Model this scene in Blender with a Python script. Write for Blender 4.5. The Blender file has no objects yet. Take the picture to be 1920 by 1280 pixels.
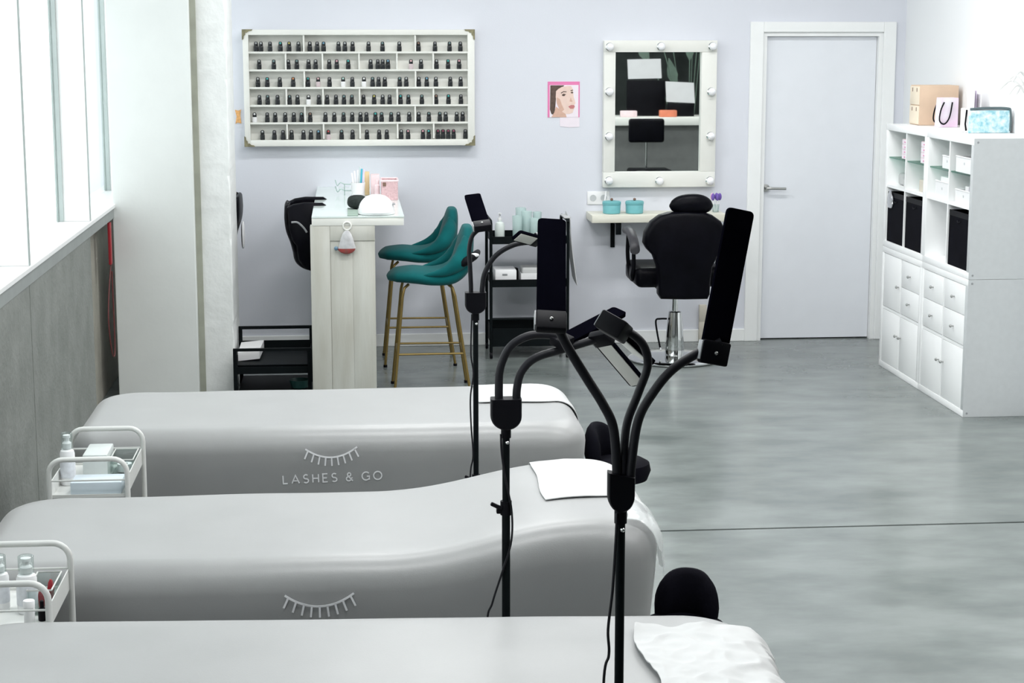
import bpy, bmesh, math, random
from mathutils import Vector, Matrix, noise

random.seed(7)
S = bpy.context.scene
COL = S.collection
PI = math.pi

# ------------------------------------------------------------------ camera
cam_d = bpy.data.cameras.new('camera')
cam_d.sensor_width = 36.0
cam_d.lens = 3400.0 / 1920.0 * 36.0
cam_d.clip_start = 0.05
cam = bpy.data.objects.new('camera', cam_d)
COL.objects.link(cam)
cam.location = (0, 0, 2.1)
cam.rotation_euler = (math.radians(90 - 9.68), 0, math.radians(-5.13))
S.camera = cam

# ------------------------------------------------------------------ world, lights, exposure
WORLD_STRENGTH = 2.5
CEIL_POWER = 26
S.view_settings.view_transform = 'Standard'
S.view_settings.look = 'None'
S.view_settings.gamma = 1.0
S.view_settings.use_curve_mapping = False
S.view_settings.exposure = 0.15
w = bpy.data.worlds.new('overcast_sky')
S.world = w
w.use_nodes = True
bg = w.node_tree.nodes['Background']
bg.inputs[0].default_value = (0.93, 0.97, 1.0, 1)
bg.inputs[1].default_value = WORLD_STRENGTH

# ------------------------------------------------------------------ room constants
XL = -1.341          # inner face of the window wall
XG = -1.4765          # glazing plane
YB = 12.15          # back wall
XR = 3.765          # side wall behind the shelving
YR = 8.9            # where that side wall ends
XR2 = 6.4           # wider front part of the room
YF = -3.0
ZC = 3.3
SILL = 1.135

# ------------------------------------------------------------------ materials
MATS = {}
def mat(name, col, rough=0.5, metal=0.0, var=0.0, scale=8.0, bump=0.0, bscale=60.0, spec=0.5, sheen=0.0,
        col2=None, trans=0.0, ior=1.45, emit=0.0, stretch=None, rvar=0.0, alpha=1.0, coat=0.0):
    if name in MATS: return MATS[name]
    m = bpy.data.materials.new(name); m.use_nodes = True
    nt = m.node_tree; b = nt.nodes['Principled BSDF']
    b.inputs['Roughness'].default_value = rough
    b.inputs['Metallic'].default_value = metal
    b.inputs['Specular IOR Level'].default_value = spec
    b.inputs['IOR'].default_value = ior
    b.inputs['Transmission Weight'].default_value = trans
    b.inputs['Sheen Weight'].default_value = sheen
    b.inputs['Coat Weight'].default_value = coat
    b.inputs['Alpha'].default_value = alpha
    tc = nt.nodes.new('ShaderNodeTexCoord')
    src = tc.outputs['Object']
    if stretch:
        mp = nt.nodes.new('ShaderNodeMapping'); mp.inputs['Scale'].default_value = stretch
        nt.links.new(src, mp.inputs['Vector']); src = mp.outputs['Vector']
    n = nt.nodes.new('ShaderNodeTexNoise'); n.inputs['Scale'].default_value = scale
    n.inputs['Detail'].default_value = 6.0
    nt.links.new(src, n.inputs['Vector'])
    r = nt.nodes.new('ShaderNodeValToRGB')
    c = Vector(col)
    if col2 is None:
        lo = c * (1 - var); hi = Vector([min(1.0, v) for v in c * (1 + var)])
    else:
        lo, hi = Vector(col2), c
    r.color_ramp.elements[0].position = 0.32; r.color_ramp.elements[1].position = 0.68
    r.color_ramp.elements[0].color = (*lo, 1); r.color_ramp.elements[1].color = (*hi, 1)
    nt.links.new(n.outputs['Fac'], r.inputs['Fac'])
    nt.links.new(r.outputs['Color'], b.inputs['Base Color'])
    if rvar:
        mr = nt.nodes.new('ShaderNodeMapRange')
        mr.inputs['To Min'].default_value = max(0.02, rough - rvar); mr.inputs['To Max'].default_value = rough + rvar
        nt.links.new(n.outputs['Fac'], mr.inputs['Value']); nt.links.new(mr.outputs['Result'], b.inputs['Roughness'])
    if bump:
        n2 = nt.nodes.new('ShaderNodeTexNoise'); n2.inputs['Scale'].default_value = bscale; n2.inputs['Detail'].default_value = 4
        nt.links.new(src, n2.inputs['Vector'])
        bp = nt.nodes.new('ShaderNodeBump'); bp.inputs['Strength'].default_value = bump; bp.inputs['Distance'].default_value = 0.01
        nt.links.new(n2.outputs['Fac'], bp.inputs['Height']); nt.links.new(bp.outputs['Normal'], b.inputs['Normal'])
    if emit:
        b.inputs['Emission Color'].default_value = (*col, 1); b.inputs['Emission Strength'].default_value = emit
    MATS[name] = m
    return m

def glass_mat(name, tint, gloss=0.08, rough=0.02):
    m = bpy.data.materials.new(name); m.use_nodes = True
    nt = m.node_tree; nt.nodes.remove(nt.nodes['Principled BSDF'])
    out = nt.nodes['Material Output']
    t = nt.nodes.new('ShaderNodeBsdfTransparent'); t.inputs[0].default_value = (*tint, 1)
    g = nt.nodes.new('ShaderNodeBsdfGlossy'); g.inputs['Roughness'].default_value = rough
    f = nt.nodes.new('ShaderNodeFresnel'); f.inputs[0].default_value = 1.45
    mx = nt.nodes.new('ShaderNodeMixShader')
    ad = nt.nodes.new('ShaderNodeMath'); ad.operation = 'MULTIPLY_ADD'; ad.use_clamp = True
    ad.inputs[1].default_value = 0.30; ad.inputs[2].default_value = gloss * 0.3
    nt.links.new(f.outputs[0], ad.inputs[0]); nt.links.new(ad.outputs[0], mx.inputs[0])
    nt.links.new(t.outputs[0], mx.inputs[1]); nt.links.new(g.outputs[0], mx.inputs[2])
    nt.links.new(mx.outputs[0], out.inputs[0])
    MATS[name] = m
    return m

M_WALL = mat('painted_wall', (0.715, 0.73, 0.79), 0.55, var=0.015, scale=1.5, bump=0.05, bscale=120)
M_WALLR = mat('painted_side_wall', (0.86, 0.87, 0.88), 0.55, var=0.01, scale=1.5, bump=0.05, bscale=120)
M_CEIL = mat('ceiling_paint', (0.80, 0.80, 0.80), 0.7, var=0.02, scale=2)
M_CONC = mat('raw_concrete', (0.235, 0.247, 0.232), 0.85, col2=(0.185, 0.197, 0.183), scale=5, bump=0.5, bscale=40)
M_CONC2 = mat('yellowish_shaded_concrete', (0.36, 0.35, 0.30), 0.85, col2=(0.22, 0.21, 0.18), scale=2.5, bump=0.35, bscale=25)  # yellowish concrete; its darker mottle tone stands for the corner's shade
M_FLOOR = mat('polished_concrete', (0.212, 0.235, 0.228), 0.22, col2=(0.128, 0.147, 0.142), scale=3.0, bump=0.0,
              stretch=(0.8, 1.5, 1), rvar=0.08)
M_JOINT = mat('joint_filler', (0.10, 0.10, 0.095), 0.9, var=0.1)
M_POST = mat('post_paint', (0.74, 0.76, 0.745), 0.5, var=0.03, scale=3, bump=0.12, bscale=14)
M_PLASTER = mat('rough_plaster', (0.80, 0.815, 0.805), 0.8, var=0.04, scale=9, bump=0.35, bscale=22)
M_TRIM = mat('white_trim', (0.90, 0.91, 0.905), 0.35, var=0.01)
M_DOOR = mat('door_lacquer', (0.82, 0.84, 0.885), 0.35, var=0.01)
M_SILL = mat('sill_board', (0.82, 0.83, 0.83), 0.35, var=0.02)
M_SILLE = mat('sill_edge', (0.27, 0.29, 0.285), 0.6, var=0.05)
M_ALU = mat('grey_window_frame', (0.42, 0.47, 0.46), 0.4, metal=0.3, var=0.04)
M_FAB = mat('stretch_cover_grey', (0.295, 0.298, 0.298), 0.36, var=0.03, scale=6, bump=0.04, bscale=300, spec=0.6, sheen=0.25)
M_PRINT = mat('silver_print', (0.80, 0.80, 0.82), 0.45, var=0.02)
M_CLOTH = mat('white_cloth', (0.50, 0.506, 0.506), 0.7, var=0.02, bump=0.12, bscale=40)
M_FILM = mat('clear_film', (0.9, 0.93, 0.93), 0.15, trans=0.0, alpha=0.35, spec=0.8)
M_BLK = mat('black_plastic', (0.004, 0.004, 0.006), 0.5, var=0.2, spec=0.12)
M_BLKM = mat('black_powder_coat', (0.003, 0.005, 0.006), 0.55, var=0.2, spec=0.12)
M_BLKRUB = mat('black_rubber_hose', (0.007, 0.007, 0.010), 0.5, var=0.2, spec=0.30)
M_LEATH = mat('black_leather', (0.002, 0.002, 0.004), 0.38, var=0.3, bump=0.10, bscale=120, spec=0.10)
M_BLKF = mat('black_felt', (0.003, 0.003, 0.006), 0.8, var=0.3, bump=0.1, bscale=200, spec=0.08)
M_CHROME = mat('chrome', (0.80, 0.81, 0.81), 0.08, metal=1.0, var=0.02)
M_STEEL = mat('brushed_steel', (0.45, 0.45, 0.44), 0.3, metal=1.0, var=0.06)
M_TEAL = mat('teal_velvet', (0.001, 0.115, 0.120), 0.8, col2=(0.001, 0.070, 0.075), scale=5, sheen=0.08, spec=0.15, bump=0.06, bscale=250)
M_GOLD = mat('brass_legs', (0.22, 0.155, 0.05), 0.4, metal=0.6, var=0.1)
M_WOODW = mat('whitewashed_wood', (0.60, 0.60, 0.555), 0.6, col2=(0.50, 0.49, 0.435), scale=3.0, bump=0.15, bscale=20, stretch=(4, 4, 0.6))
M_WOODP = mat('white_painted_wood', (0.80, 0.80, 0.755), 0.5, var=0.03, scale=3, bump=0.1, bscale=25)
M_WOODS = mat('pale_shelf_wood', (0.78, 0.77, 0.68), 0.5, col2=(0.68, 0.66, 0.56), scale=3, stretch=(1, 8, 8))
M_WHITE = mat('white_foil', (0.94, 0.945, 0.945), 0.32, var=0.01)
M_WHITEP = mat('white_plastic', (0.86, 0.86, 0.87), 0.3, var=0.01)
M_WHITEM = mat('white_enamel', (0.66, 0.67, 0.65), 0.35, var=0.03)
M_CLEAR = glass_mat('clear_plastic', (0.90, 0.94, 0.93))
M_AQUA = mat('aqua_plastic', (0.66, 0.82, 0.80), 0.15, alpha=0.45, var=0.05, spec=0.6)
M_PANE = glass_mat('window_glass', (0.97, 0.99, 0.98), 0.05)
M_SHELFG = glass_mat('green_glass', (0.60, 0.78, 0.72), 0.3)
M_MIRROR = mat('mirror_silver', (0.86, 0.90, 0.89), 0.012, metal=1.0)
M_TURQ = mat('turquoise_ceramic', (0.16, 0.44, 0.47), 0.4, var=0.05)
M_PINK = mat('pink_board', (0.85, 0.50, 0.66), 0.6, var=0.05)
M_PINKP = mat('pale_pink_board', (0.83, 0.66, 0.68), 0.6, var=0.06, scale=25)
M_HOT = mat('hot_pink_print', (0.80, 0.22, 0.45), 0.5, var=0.03)
M_PURPLE = mat('purple_bristle', (0.17, 0.10, 0.42), 0.7, var=0.1)
M_LILAC = mat('lilac_print', (0.74, 0.64, 0.80), 0.6, var=0.1, scale=20)
M_CARD = mat('kraft_wood_board', (0.66, 0.49, 0.36), 0.7, var=0.05, scale=10)
M_CARDL = mat('pale_kraft_front', (0.80, 0.70, 0.56), 0.7, var=0.04)
M_FLORAL = mat('blue_floral_print', (0.80, 0.90, 0.93), 0.5, col2=(0.25, 0.55, 0.63), scale=42)
M_BEIGE = mat('beige_card', (0.62, 0.58, 0.50), 0.7, var=0.05)
M_RED = mat('red_plastic', (0.36, 0.02, 0.03), 0.4, var=0.1)
M_ORANGE = mat('orange_paper', (0.78, 0.42, 0.16), 0.6, var=0.25, scale=60)
M_TANB = mat('brown_card', (0.20, 0.12, 0.09), 0.7, var=0.1)
M_SAGE = mat('sage_pad', (0.28, 0.36, 0.31), 0.7, var=0.1)
M_BRASS = mat('antique_brass', (0.26, 0.24, 0.15), 0.5, metal=0.6, var=0.3, scale=40)
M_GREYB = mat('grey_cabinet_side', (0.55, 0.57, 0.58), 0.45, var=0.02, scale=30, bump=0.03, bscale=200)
M_SILVER = mat('silver_foil', (0.6, 0.6, 0.62), 0.2, metal=0.9, var=0.1)
M_SKIN = mat('printed_skin', (0.66, 0.42, 0.33), 0.5, var=0.06, scale=30)
M_SKIN2 = mat('printed_light_skin', (0.82, 0.62, 0.54), 0.5, var=0.04, scale=30)
M_HAIR = mat('printed_hair', (0.10, 0.065, 0.05), 0.5, var=0.3, scale=40)
M_LIP = mat('printed_lips', (0.55, 0.20, 0.20), 0.5)
M_PAPER = mat('paper_white', (0.86, 0.85, 0.86), 0.6, var=0.02)
M_PAPERP = mat('paper_pale_pink', (0.86, 0.78, 0.84), 0.6, var=0.03)
M_DARKW = mat('dark_partition', (0.016, 0.022, 0.02), 0.7, var=0.2)
M_DESKF = mat('counter_front', (0.16, 0.165, 0.16), 0.7, var=0.08)
M_LEAF = mat('dark_leaf', (0.13, 0.19, 0.15), 0.5, var=0.2)
M_FROND = mat('white_frond', (0.82, 0.82, 0.81), 0.7, var=0.04)
M_LED = mat('led_diffuser', (1.0, 0.98, 0.95), 0.4, emit=3.0)
M_DIFF = mat('lamp_diffuser_off', (0.62, 0.62, 0.58), 0.4, var=0.02)
M_BULB = mat('opal_bulb', (0.90, 0.90, 0.92), 0.15, var=0.01)
M_GREY = mat('grey_plastic', (0.30, 0.31, 0.32), 0.4, var=0.05)
M_PANELB = mat('lamp_back_plastic', (0.002, 0.002, 0.004), 0.6, var=0.2, spec=0.0)
M_AMBER = mat('amber_paper', (0.80, 0.62, 0.36), 0.6, var=0.05)
M_LABEL = mat('bottle_label', (0.72, 0.74, 0.78), 0.5, var=0.1, scale=60)
M_TEALP = mat('teal_plastic', (0.05, 0.42, 0.55), 0.4, var=0.05)

# ------------------------------------------------------------------ mesh helpers
class MB:
    def __init__(self): self.v = []; self.f = []
    def add(self, vs, fs):
        o = len(self.v); self.v += [tuple(p) for p in vs]; self.f += [tuple(i + o for i in f) for f in fs]; return self
    def box(self, x0, x1, y0, y1, z0, z1, bev=0.0, seg=2):
        if bev > 0:
            bm = bmesh.new()
            vs = [bm.verts.new(p) for p in ((x0,y0,z0),(x1,y0,z0),(x1,y1,z0),(x0,y1,z0),(x0,y0,z1),(x1,y0,z1),(x1,y1,z1),(x0,y1,z1))]
            for f in ((0,3,2,1),(4,5,6,7),(0,1,5,4),(1,2,6,5),(2,3,7,6),(3,0,4,7)): bm.faces.new([vs[i] for i in f])
            bmesh.ops.bevel(bm, geom=bm.edges[:], offset=bev, segments=seg, affect='EDGES', profile=0.5)
            bm.verts.index_update()
            self.add([v.co[:] for v in bm.verts], [[v.index for v in f.verts] for f in bm.faces]); bm.free()
            return self
        return self.add([(x0,y0,z0),(x1,y0,z0),(x1,y1,z0),(x0,y1,z0),(x0,y0,z1),(x1,y0,z1),(x1,y1,z1),(x0,y1,z1)],
                        [(0,3,2,1),(4,5,6,7),(0,1,5,4),(1,2,6,5),(2,3,7,6),(3,0,4,7)])
    def obox(self, c, u, v, n, L, W, T, bev=0.0, seg=2):
        c, u, v, n = Vector(c), Vector(u).normalized(), Vector(v).normalized(), Vector(n).normalized()
        t = MB().box(-L/2, L/2, -W/2, W/2, -T/2, T/2, bev, seg)
        self.add([c + u*p[0] + v*p[1] + n*p[2] for p in t.v], t.f); return self
    def tube(self, pts, r, n=10, closed=False, cap=True):
        pts = [Vector(p) for p in pts]; m = len(pts)
        rs = r if isinstance(r, (list, tuple)) else [r]*m
        tan = []
        for i in range(m):
            a = pts[i-1] if (i > 0 or closed) else pts[i]
            b = pts[(i+1) % m] if (i < m-1 or closed) else pts[i]
            tan.append((b-a).normalized() if (b-a).length > 1e-9 else Vector((0,0,1)))
        ref = Vector((0,0,1)) if abs(tan[0].z) < 0.9 else Vector((1,0,0))
        nrm = (ref - tan[0]*ref.dot(tan[0])).normalized()
        vs = []; fs = []
        for i in range(m):
            if i > 0:
                nrm = nrm - tan[i]*nrm.dot(tan[i])
                nrm = nrm.normalized() if nrm.length > 1e-6 else tan[i].orthogonal().normalized()
            bn = tan[i].cross(nrm)
            for k in range(n):
                a = 2*PI*k/n
                vs.append(pts[i] + (nrm*math.cos(a) + bn*math.sin(a))*rs[i])
        for i in range(m if closed else m-1):
            j = (i+1) % m
            for k in range(n):
                fs.append((i*n+k, i*n+(k+1) % n, j*n+(k+1) % n, j*n+k))
        if cap and not closed:
            fs.append(tuple(range(n-1, -1, -1))); fs.append(tuple((m-1)*n+k for k in range(n)))
        return self.add(vs, fs)
    def lathe(self, prof, c=(0,0,0), n=24, axis='z', arc=None):
        c = Vector(c); vs = []; fs = []
        for (r, z) in prof:
            for k in range(n):
                a = 2*PI*k/n
                p = Vector((r*math.cos(a), r*math.sin(a), z))
                if axis == 'y': p = Vector((p.x, p.z, -p.y))
                if axis == 'x': p = Vector((p.z, p.y, -p.x))
                vs.append(c + p)
        for i in range(len(prof)-1):
            for k in range(n):
                fs.append((i*n+k, i*n+(k+1) % n, (i+1)*n+(k+1) % n, (i+1)*n+k))
        fs.append(tuple(range(n-1, -1, -1))); fs.append(tuple((len(prof)-1)*n+k for k in range(n)))
        return self.add(vs, fs)
    def sphere(self, c, r, n=16, m=10, sc=(1,1,1)):
        c = Vector(c); vs = [c + Vector((0,0,-r*sc[2]))]; fs = []
        for i in range(1, m):
            t = -PI/2 + PI*i/m
            for k in range(n):
                a = 2*PI*k/n
                vs.append(c + Vector((r*sc[0]*math.cos(t)*math.cos(a), r*sc[1]*math.cos(t)*math.sin(a), r*sc[2]*math.sin(t))))
        vs.append(c + Vector((0,0,r*sc[2])))
        for k in range(n): fs.append((0, 1+(k+1) % n, 1+k))
        for i in range(m-2):
            for k in range(n):
                a = 1+i*n; fs.append((a+k, a+(k+1) % n, a+n+(k+1) % n, a+n+k))
        e = len(vs)-1; a = 1+(m-2)*n
        for k in range(n): fs.append((a+k, a+(k+1) % n, e))
        return self.add(vs, fs)
    def prism(self, poly, h0, h1, plane='xz'):
        n = len(poly)
        def p3(q, h):
            return (q[0], h, q[1]) if plane == 'xz' else ((q[0], q[1], h) if plane == 'xy' else (h, q[0], q[1]))
        vs = [p3(q, h0) for q in poly] + [p3(q, h1) for q in poly]
        fs = [tuple(range(n)), tuple(range(2*n-1, n-1, -1))] + [(i, n+i, n+(i+1) % n, (i+1) % n) for i in range(n)]
        return self.add(vs, fs)
    def loft(self, secs, cap=True):
        """secs: list of closed rings (same count)."""
        n = len(secs[0]); vs = [p for s in secs for p in s]; fs = []
        for i in range(len(secs)-1):
            for k in range(n):
                fs.append((i*n+k, i*n+(k+1) % n, (i+1)*n+(k+1) % n, (i+1)*n+k))
        if cap:
            fs.append(tuple(range(n-1, -1, -1))); fs.append(tuple((len(secs)-1)*n+k for k in range(n)))
        return self.add(vs, fs)

def crom(pts, k=8):
    pts = [Vector(p) for p in pts]; out = []
    for i in range(len(pts)-1):
        p0 = pts[max(i-1, 0)]; p1 = pts[i]; p2 = pts[i+1]; p3 = pts[min(i+2, len(pts)-1)]
        for j in range(k):
            t = j/k
            out.append(0.5*((2*p1) + (p2-p0)*t + (2*p0-5*p1+4*p2-p3)*t*t + (3*p1-p0-3*p2+p3)*t**3))
    out.append(pts[-1]); return out

def wloc(o):
    p = Vector((0,0,0))
    while o: p += o.location; o = o.parent
    return p

def part(name, mb, m, parent=None, smooth=True, angle=40, label=None):
    """mb in world coordinates; the object hangs under parent and its origin is the parent's."""
    me = bpy.data.meshes.new(name)
    off = wloc(parent) if parent else Vector((0,0,0))
    if not parent:
        xs = [v[0] for v in mb.v]; ys = [v[1] for v in mb.v]; zs = [v[2] for v in mb.v]
        off = Vector(((min(xs)+max(xs))/2, (min(ys)+max(ys))/2, min(zs)))
    me.from_pydata([Vector(v) - off for v in mb.v], [], mb.f)
    bm = bmesh.new(); bm.from_mesh(me); bmesh.ops.recalc_face_normals(bm, faces=bm.faces[:])
    bm.to_mesh(me); bm.free()
    if smooth:
        me.shade_smooth()
        me.set_sharp_from_angle(angle=math.radians(angle))
    me.materials.append(m)
    o = bpy.data.objects.new(name, me); COL.objects.link(o)
    if parent: o.parent = parent
    else: o.location = off
    if label: o['label'] = label
    return o

def tag(o, label, cat, group=None):
    o['label'] = label; o['category'] = cat
    if group: o['group'] = group
    return o
def thing(name, label, cat, loc=(0,0,0), group=None):
    o = bpy.data.objects.new(name, None); COL.objects.link(o); o.location = loc
    o.empty_display_size = 0.05
    return tag(o, label, cat, group)
def struct(name, mb, m, parent=None, smooth=False):
    o = part(name, mb, m, parent, smooth)
    if not parent: o['kind'] = 'structure'
    return o
def dup(o, parent=None):
    c = o.copy(); COL.objects.link(c)
    if parent: c.parent = parent
    for ch in o.children: dup(ch, c)
    return c

# ------------------------------------------------------------------ the setting
JY = 7.412
fl = struct('floor', MB().box(-1.75, XR2+0.1, YF-0.1, YB+0.3, -0.12, -0.012), M_JOINT)
struct('slab', MB().box(-1.7, XR2, YF, JY-0.010, -0.02, 0.0), M_FLOOR, fl)
struct('slab', MB().box(-1.7, XR2, JY+0.010, YB+0.2, -0.02, 0.0), M_FLOOR, fl)

# back wall with the door opening
DX0, DX1, DZ = 2.785, 3.61, 2.10
mb = MB().box(-1.75, DX0, YB, YB+0.22, 0, ZC).box(DX1, XR+0.4, YB, YB+0.22, 0, ZC).box(DX0, DX1, YB, YB+0.22, DZ, ZC)
struct('wall_back', mb, M_WALL)
struct('wall_right', MB().box(XR, XR+0.2, YR, YB, 0, ZC), M_WALLR)
struct('wall_return', MB().box(XR+0.2, XR2+0.2, YR, YR+0.2, 0, ZC), M_WALLR)
struct('wall_far_right', MB().box(XR2, XR2+0.2, YF, YR, 0, ZC), M_DARKW)
struct('wall_front', MB().box(-1.75, XR2+0.2, YF-0.2, YF, 0, ZC), M_DESKF)
struct('ceiling', MB().box(-1.75, XR2+0.2, YF-0.2, YB+0.2, ZC, ZC+0.2), M_CEIL)
# baseboard
struct('baseboard_back', MB().box(-1.33, 2.70, YB-0.015, YB, 0, 0.085, 0.004).box(3.70, XR, YB-0.015, YB, 0, 0.085, 0.004), M_TRIM)
# window wall below the sill: formwork panels with recessed joints
wl = struct('wall_left', MB().box(-1.56, XL-0.15, YF, YB, 0, SILL-0.079), M_CONC)
J = [YF, 0.36, 2.19, 4.02, 5.85, 7.684, 9.521, 12.0]
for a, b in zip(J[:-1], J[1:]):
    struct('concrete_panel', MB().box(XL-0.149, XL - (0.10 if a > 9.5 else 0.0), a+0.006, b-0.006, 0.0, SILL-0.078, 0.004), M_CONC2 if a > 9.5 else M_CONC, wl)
struct('wall_lintel', MB().box(-1.56, XL, YF, YB, 3.15, ZC), M_WALL)
s = struct('window_sill', MB().box(-1.56, XL+0.012, YF, YB, SILL-0.022, SILL, 0.003), M_SILL)
struct('edge_band', MB().box(XL-0.10, XL+0.004, YF, YB, SILL-0.078, SILL-0.023), M_SILLE, s)
FINS = [0.36, 2.19, 4.02, 5.85, 7.684, 9.518, 11.387, 12.116]
for i, y in enumerate(FINS):
    f = struct('window_fin_%d' % (i+1), MB().box(XG-0.03, XL, y, y+0.032, SILL+0.001, 3.15), M_TRIM)
    struct('fin_edge_shade', MB().box(XL-0.001, XL+0.004, y+0.004, y+0.028, SILL+0.001, 3.15), M_ALU, f)  # grey strip paints in the shade on the fin's front edge
for i in range(len(FINS)-1):
    a, b = FINS[i]+0.033, FINS[i+1]-0.001
    t = 0.012
    mb = MB().box(XG-0.03, XG+0.006, b-t, b, SILL+0.001, 3.15).box(XG-0.03, XG+0.0, a, a+t, SILL+0.001, 3.15)
    mb.box(XG-0.03, XG, a, b, 3.13, 3.15)
    f = struct('window_%d' % (i+1), mb, M_ALU)
    struct('pane', MB().box(XG-0.022, XG-0.014, a+t, b-t, SILL+0.001, 3.13), M_PANE, f)
struct('wall_left_front', MB().box(-1.56, XL, YF, 0.36, SILL+0.001, 3.15), M_WALL)

# the boxed post and the plaster pillar behind it
p = struct('trim_1', MB().box(-1.345, -0.886, 10.47, 10.51, 0, ZC, 0.004).box(-0.92, -0.886, 10.51, 10.60, 0, ZC), M_POST)
struct('trim_3', MB().box(-0.8855, -0.852, 10.535, 10.559, 0, ZC), mat('olive_channel', (0.34, 0.35, 0.29), 0.7, var=0.15, scale=6))
bm_ = MB()
# pillar: chipped vertical edges
rings = []
nz = 90
for i in range(nz+1):
    z = ZC*i/nz
    def e(seed, amp): return amp*(noise.noise(Vector((seed, 0, z*9.0)))*0.6 + noise.noise(Vector((seed, 3, z*26.0)))*0.5)
    x1 = -0.683 + min(0.0, e(1, 0.014)); y0 = 10.56
    ch = 0.006 + max(0, e(5, 0.022))
    rings.append([(-1.16, y0, z), (-0.86, y0 + e(8, .003), z), (x1-ch, y0, z), (x1 + e(2, .004), y0+ch, z), (-0.688 + e(3, .004), 11.17, z), (-1.16, 11.17, z)])
bm_.loft(rings)
struct('wall_pillar', bm_, M_PLASTER)

# door, frame
dr = struct('door_1', MB().box(DX0+0.03, DX1-0.03, YB+0.045, YB+0.085, 0.008, DZ-0.03, 0.002), M_DOOR)
h = struct('door_handle', MB().lathe([(0.026, 0), (0.026, -0.012), (0.012, -0.014), (0.010, -0.05)], (2.835, YB+0.045, 1.05), 20, 'y')
           .tube(crom([(2.835, YB-0.0, 1.05), (2.87, YB-0.008, 1.05), (2.965, YB-0.008, 1.048)], 4), 0.009, 10), M_STEEL, dr, True)
fr = struct('trim_2', MB().box(2.695, DX0-0.0, YB-0.022, YB, 0, DZ+0.068, 0.004).box(DX1, 3.695, YB-0.022, YB, 0, DZ+0.068, 0.004)
            .box(DX0, DX1, YB-0.022, YB, DZ, DZ+0.068, 0.004), M_TRIM)
struct('door_jamb', MB().box(DX0, DX0+0.028, YB, YB+0.14, 0, DZ).box(DX1-0.028, DX1, YB, YB+0.14, 0, DZ).box(DX0+0.028, DX1-0.028, YB, YB+0.14, DZ-0.028, DZ), M_TRIM, fr)
struct('door_stop', MB().box(DX0+0.001, DX1-0.001, YB+0.20, YB+0.215, 0, DZ), M_TRIM, fr)

# ------------------------------------------------------------------ ceiling lights (inferred overhead panels; far right column added to brighten the cabinet side)
k = 0
ROWN = ['nearest the camera', 'over the three beds', 'between beds and back wall', 'nearest the back wall']
for iy, y in enumerate((3.9, 6.0, 8.1, 10.2)):
    for ix, x in enumerate((0.45, 2.3, 4.5)):
        if ix == 2 and y > 8.2: continue
        t = thing('ceiling_light', 'white ceiling panel light, %s column, row %s' % (('window-side', 'door-side', 'added far right')[ix], ROWN[iy]), 'light', (x, y, ZC), 'ceiling panel lights')
        part('housing', MB().box(x-0.62, x+0.62, y-0.17, y+0.17, ZC-0.06, ZC-0.001, 0.006), M_WHITE, t)
        part('diffuser', MB().box(x-0.59, x+0.59, y-0.14, y+0.14, ZC-0.066, ZC-0.060), M_LED, t, False)
        ld = bpy.data.lights.new('panel_light', 'AREA'); ld.shape = 'RECTANGLE'; ld.size = 1.18; ld.size_y = 0.28
        ld.energy = CEIL_POWER; ld.color = (0.99, 1.0, 1.0)
        lo = bpy.data.objects.new('panel_light', ld); COL.objects.link(lo); lo.parent = t
        lo.location = (0, 0, -0.07)

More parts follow.
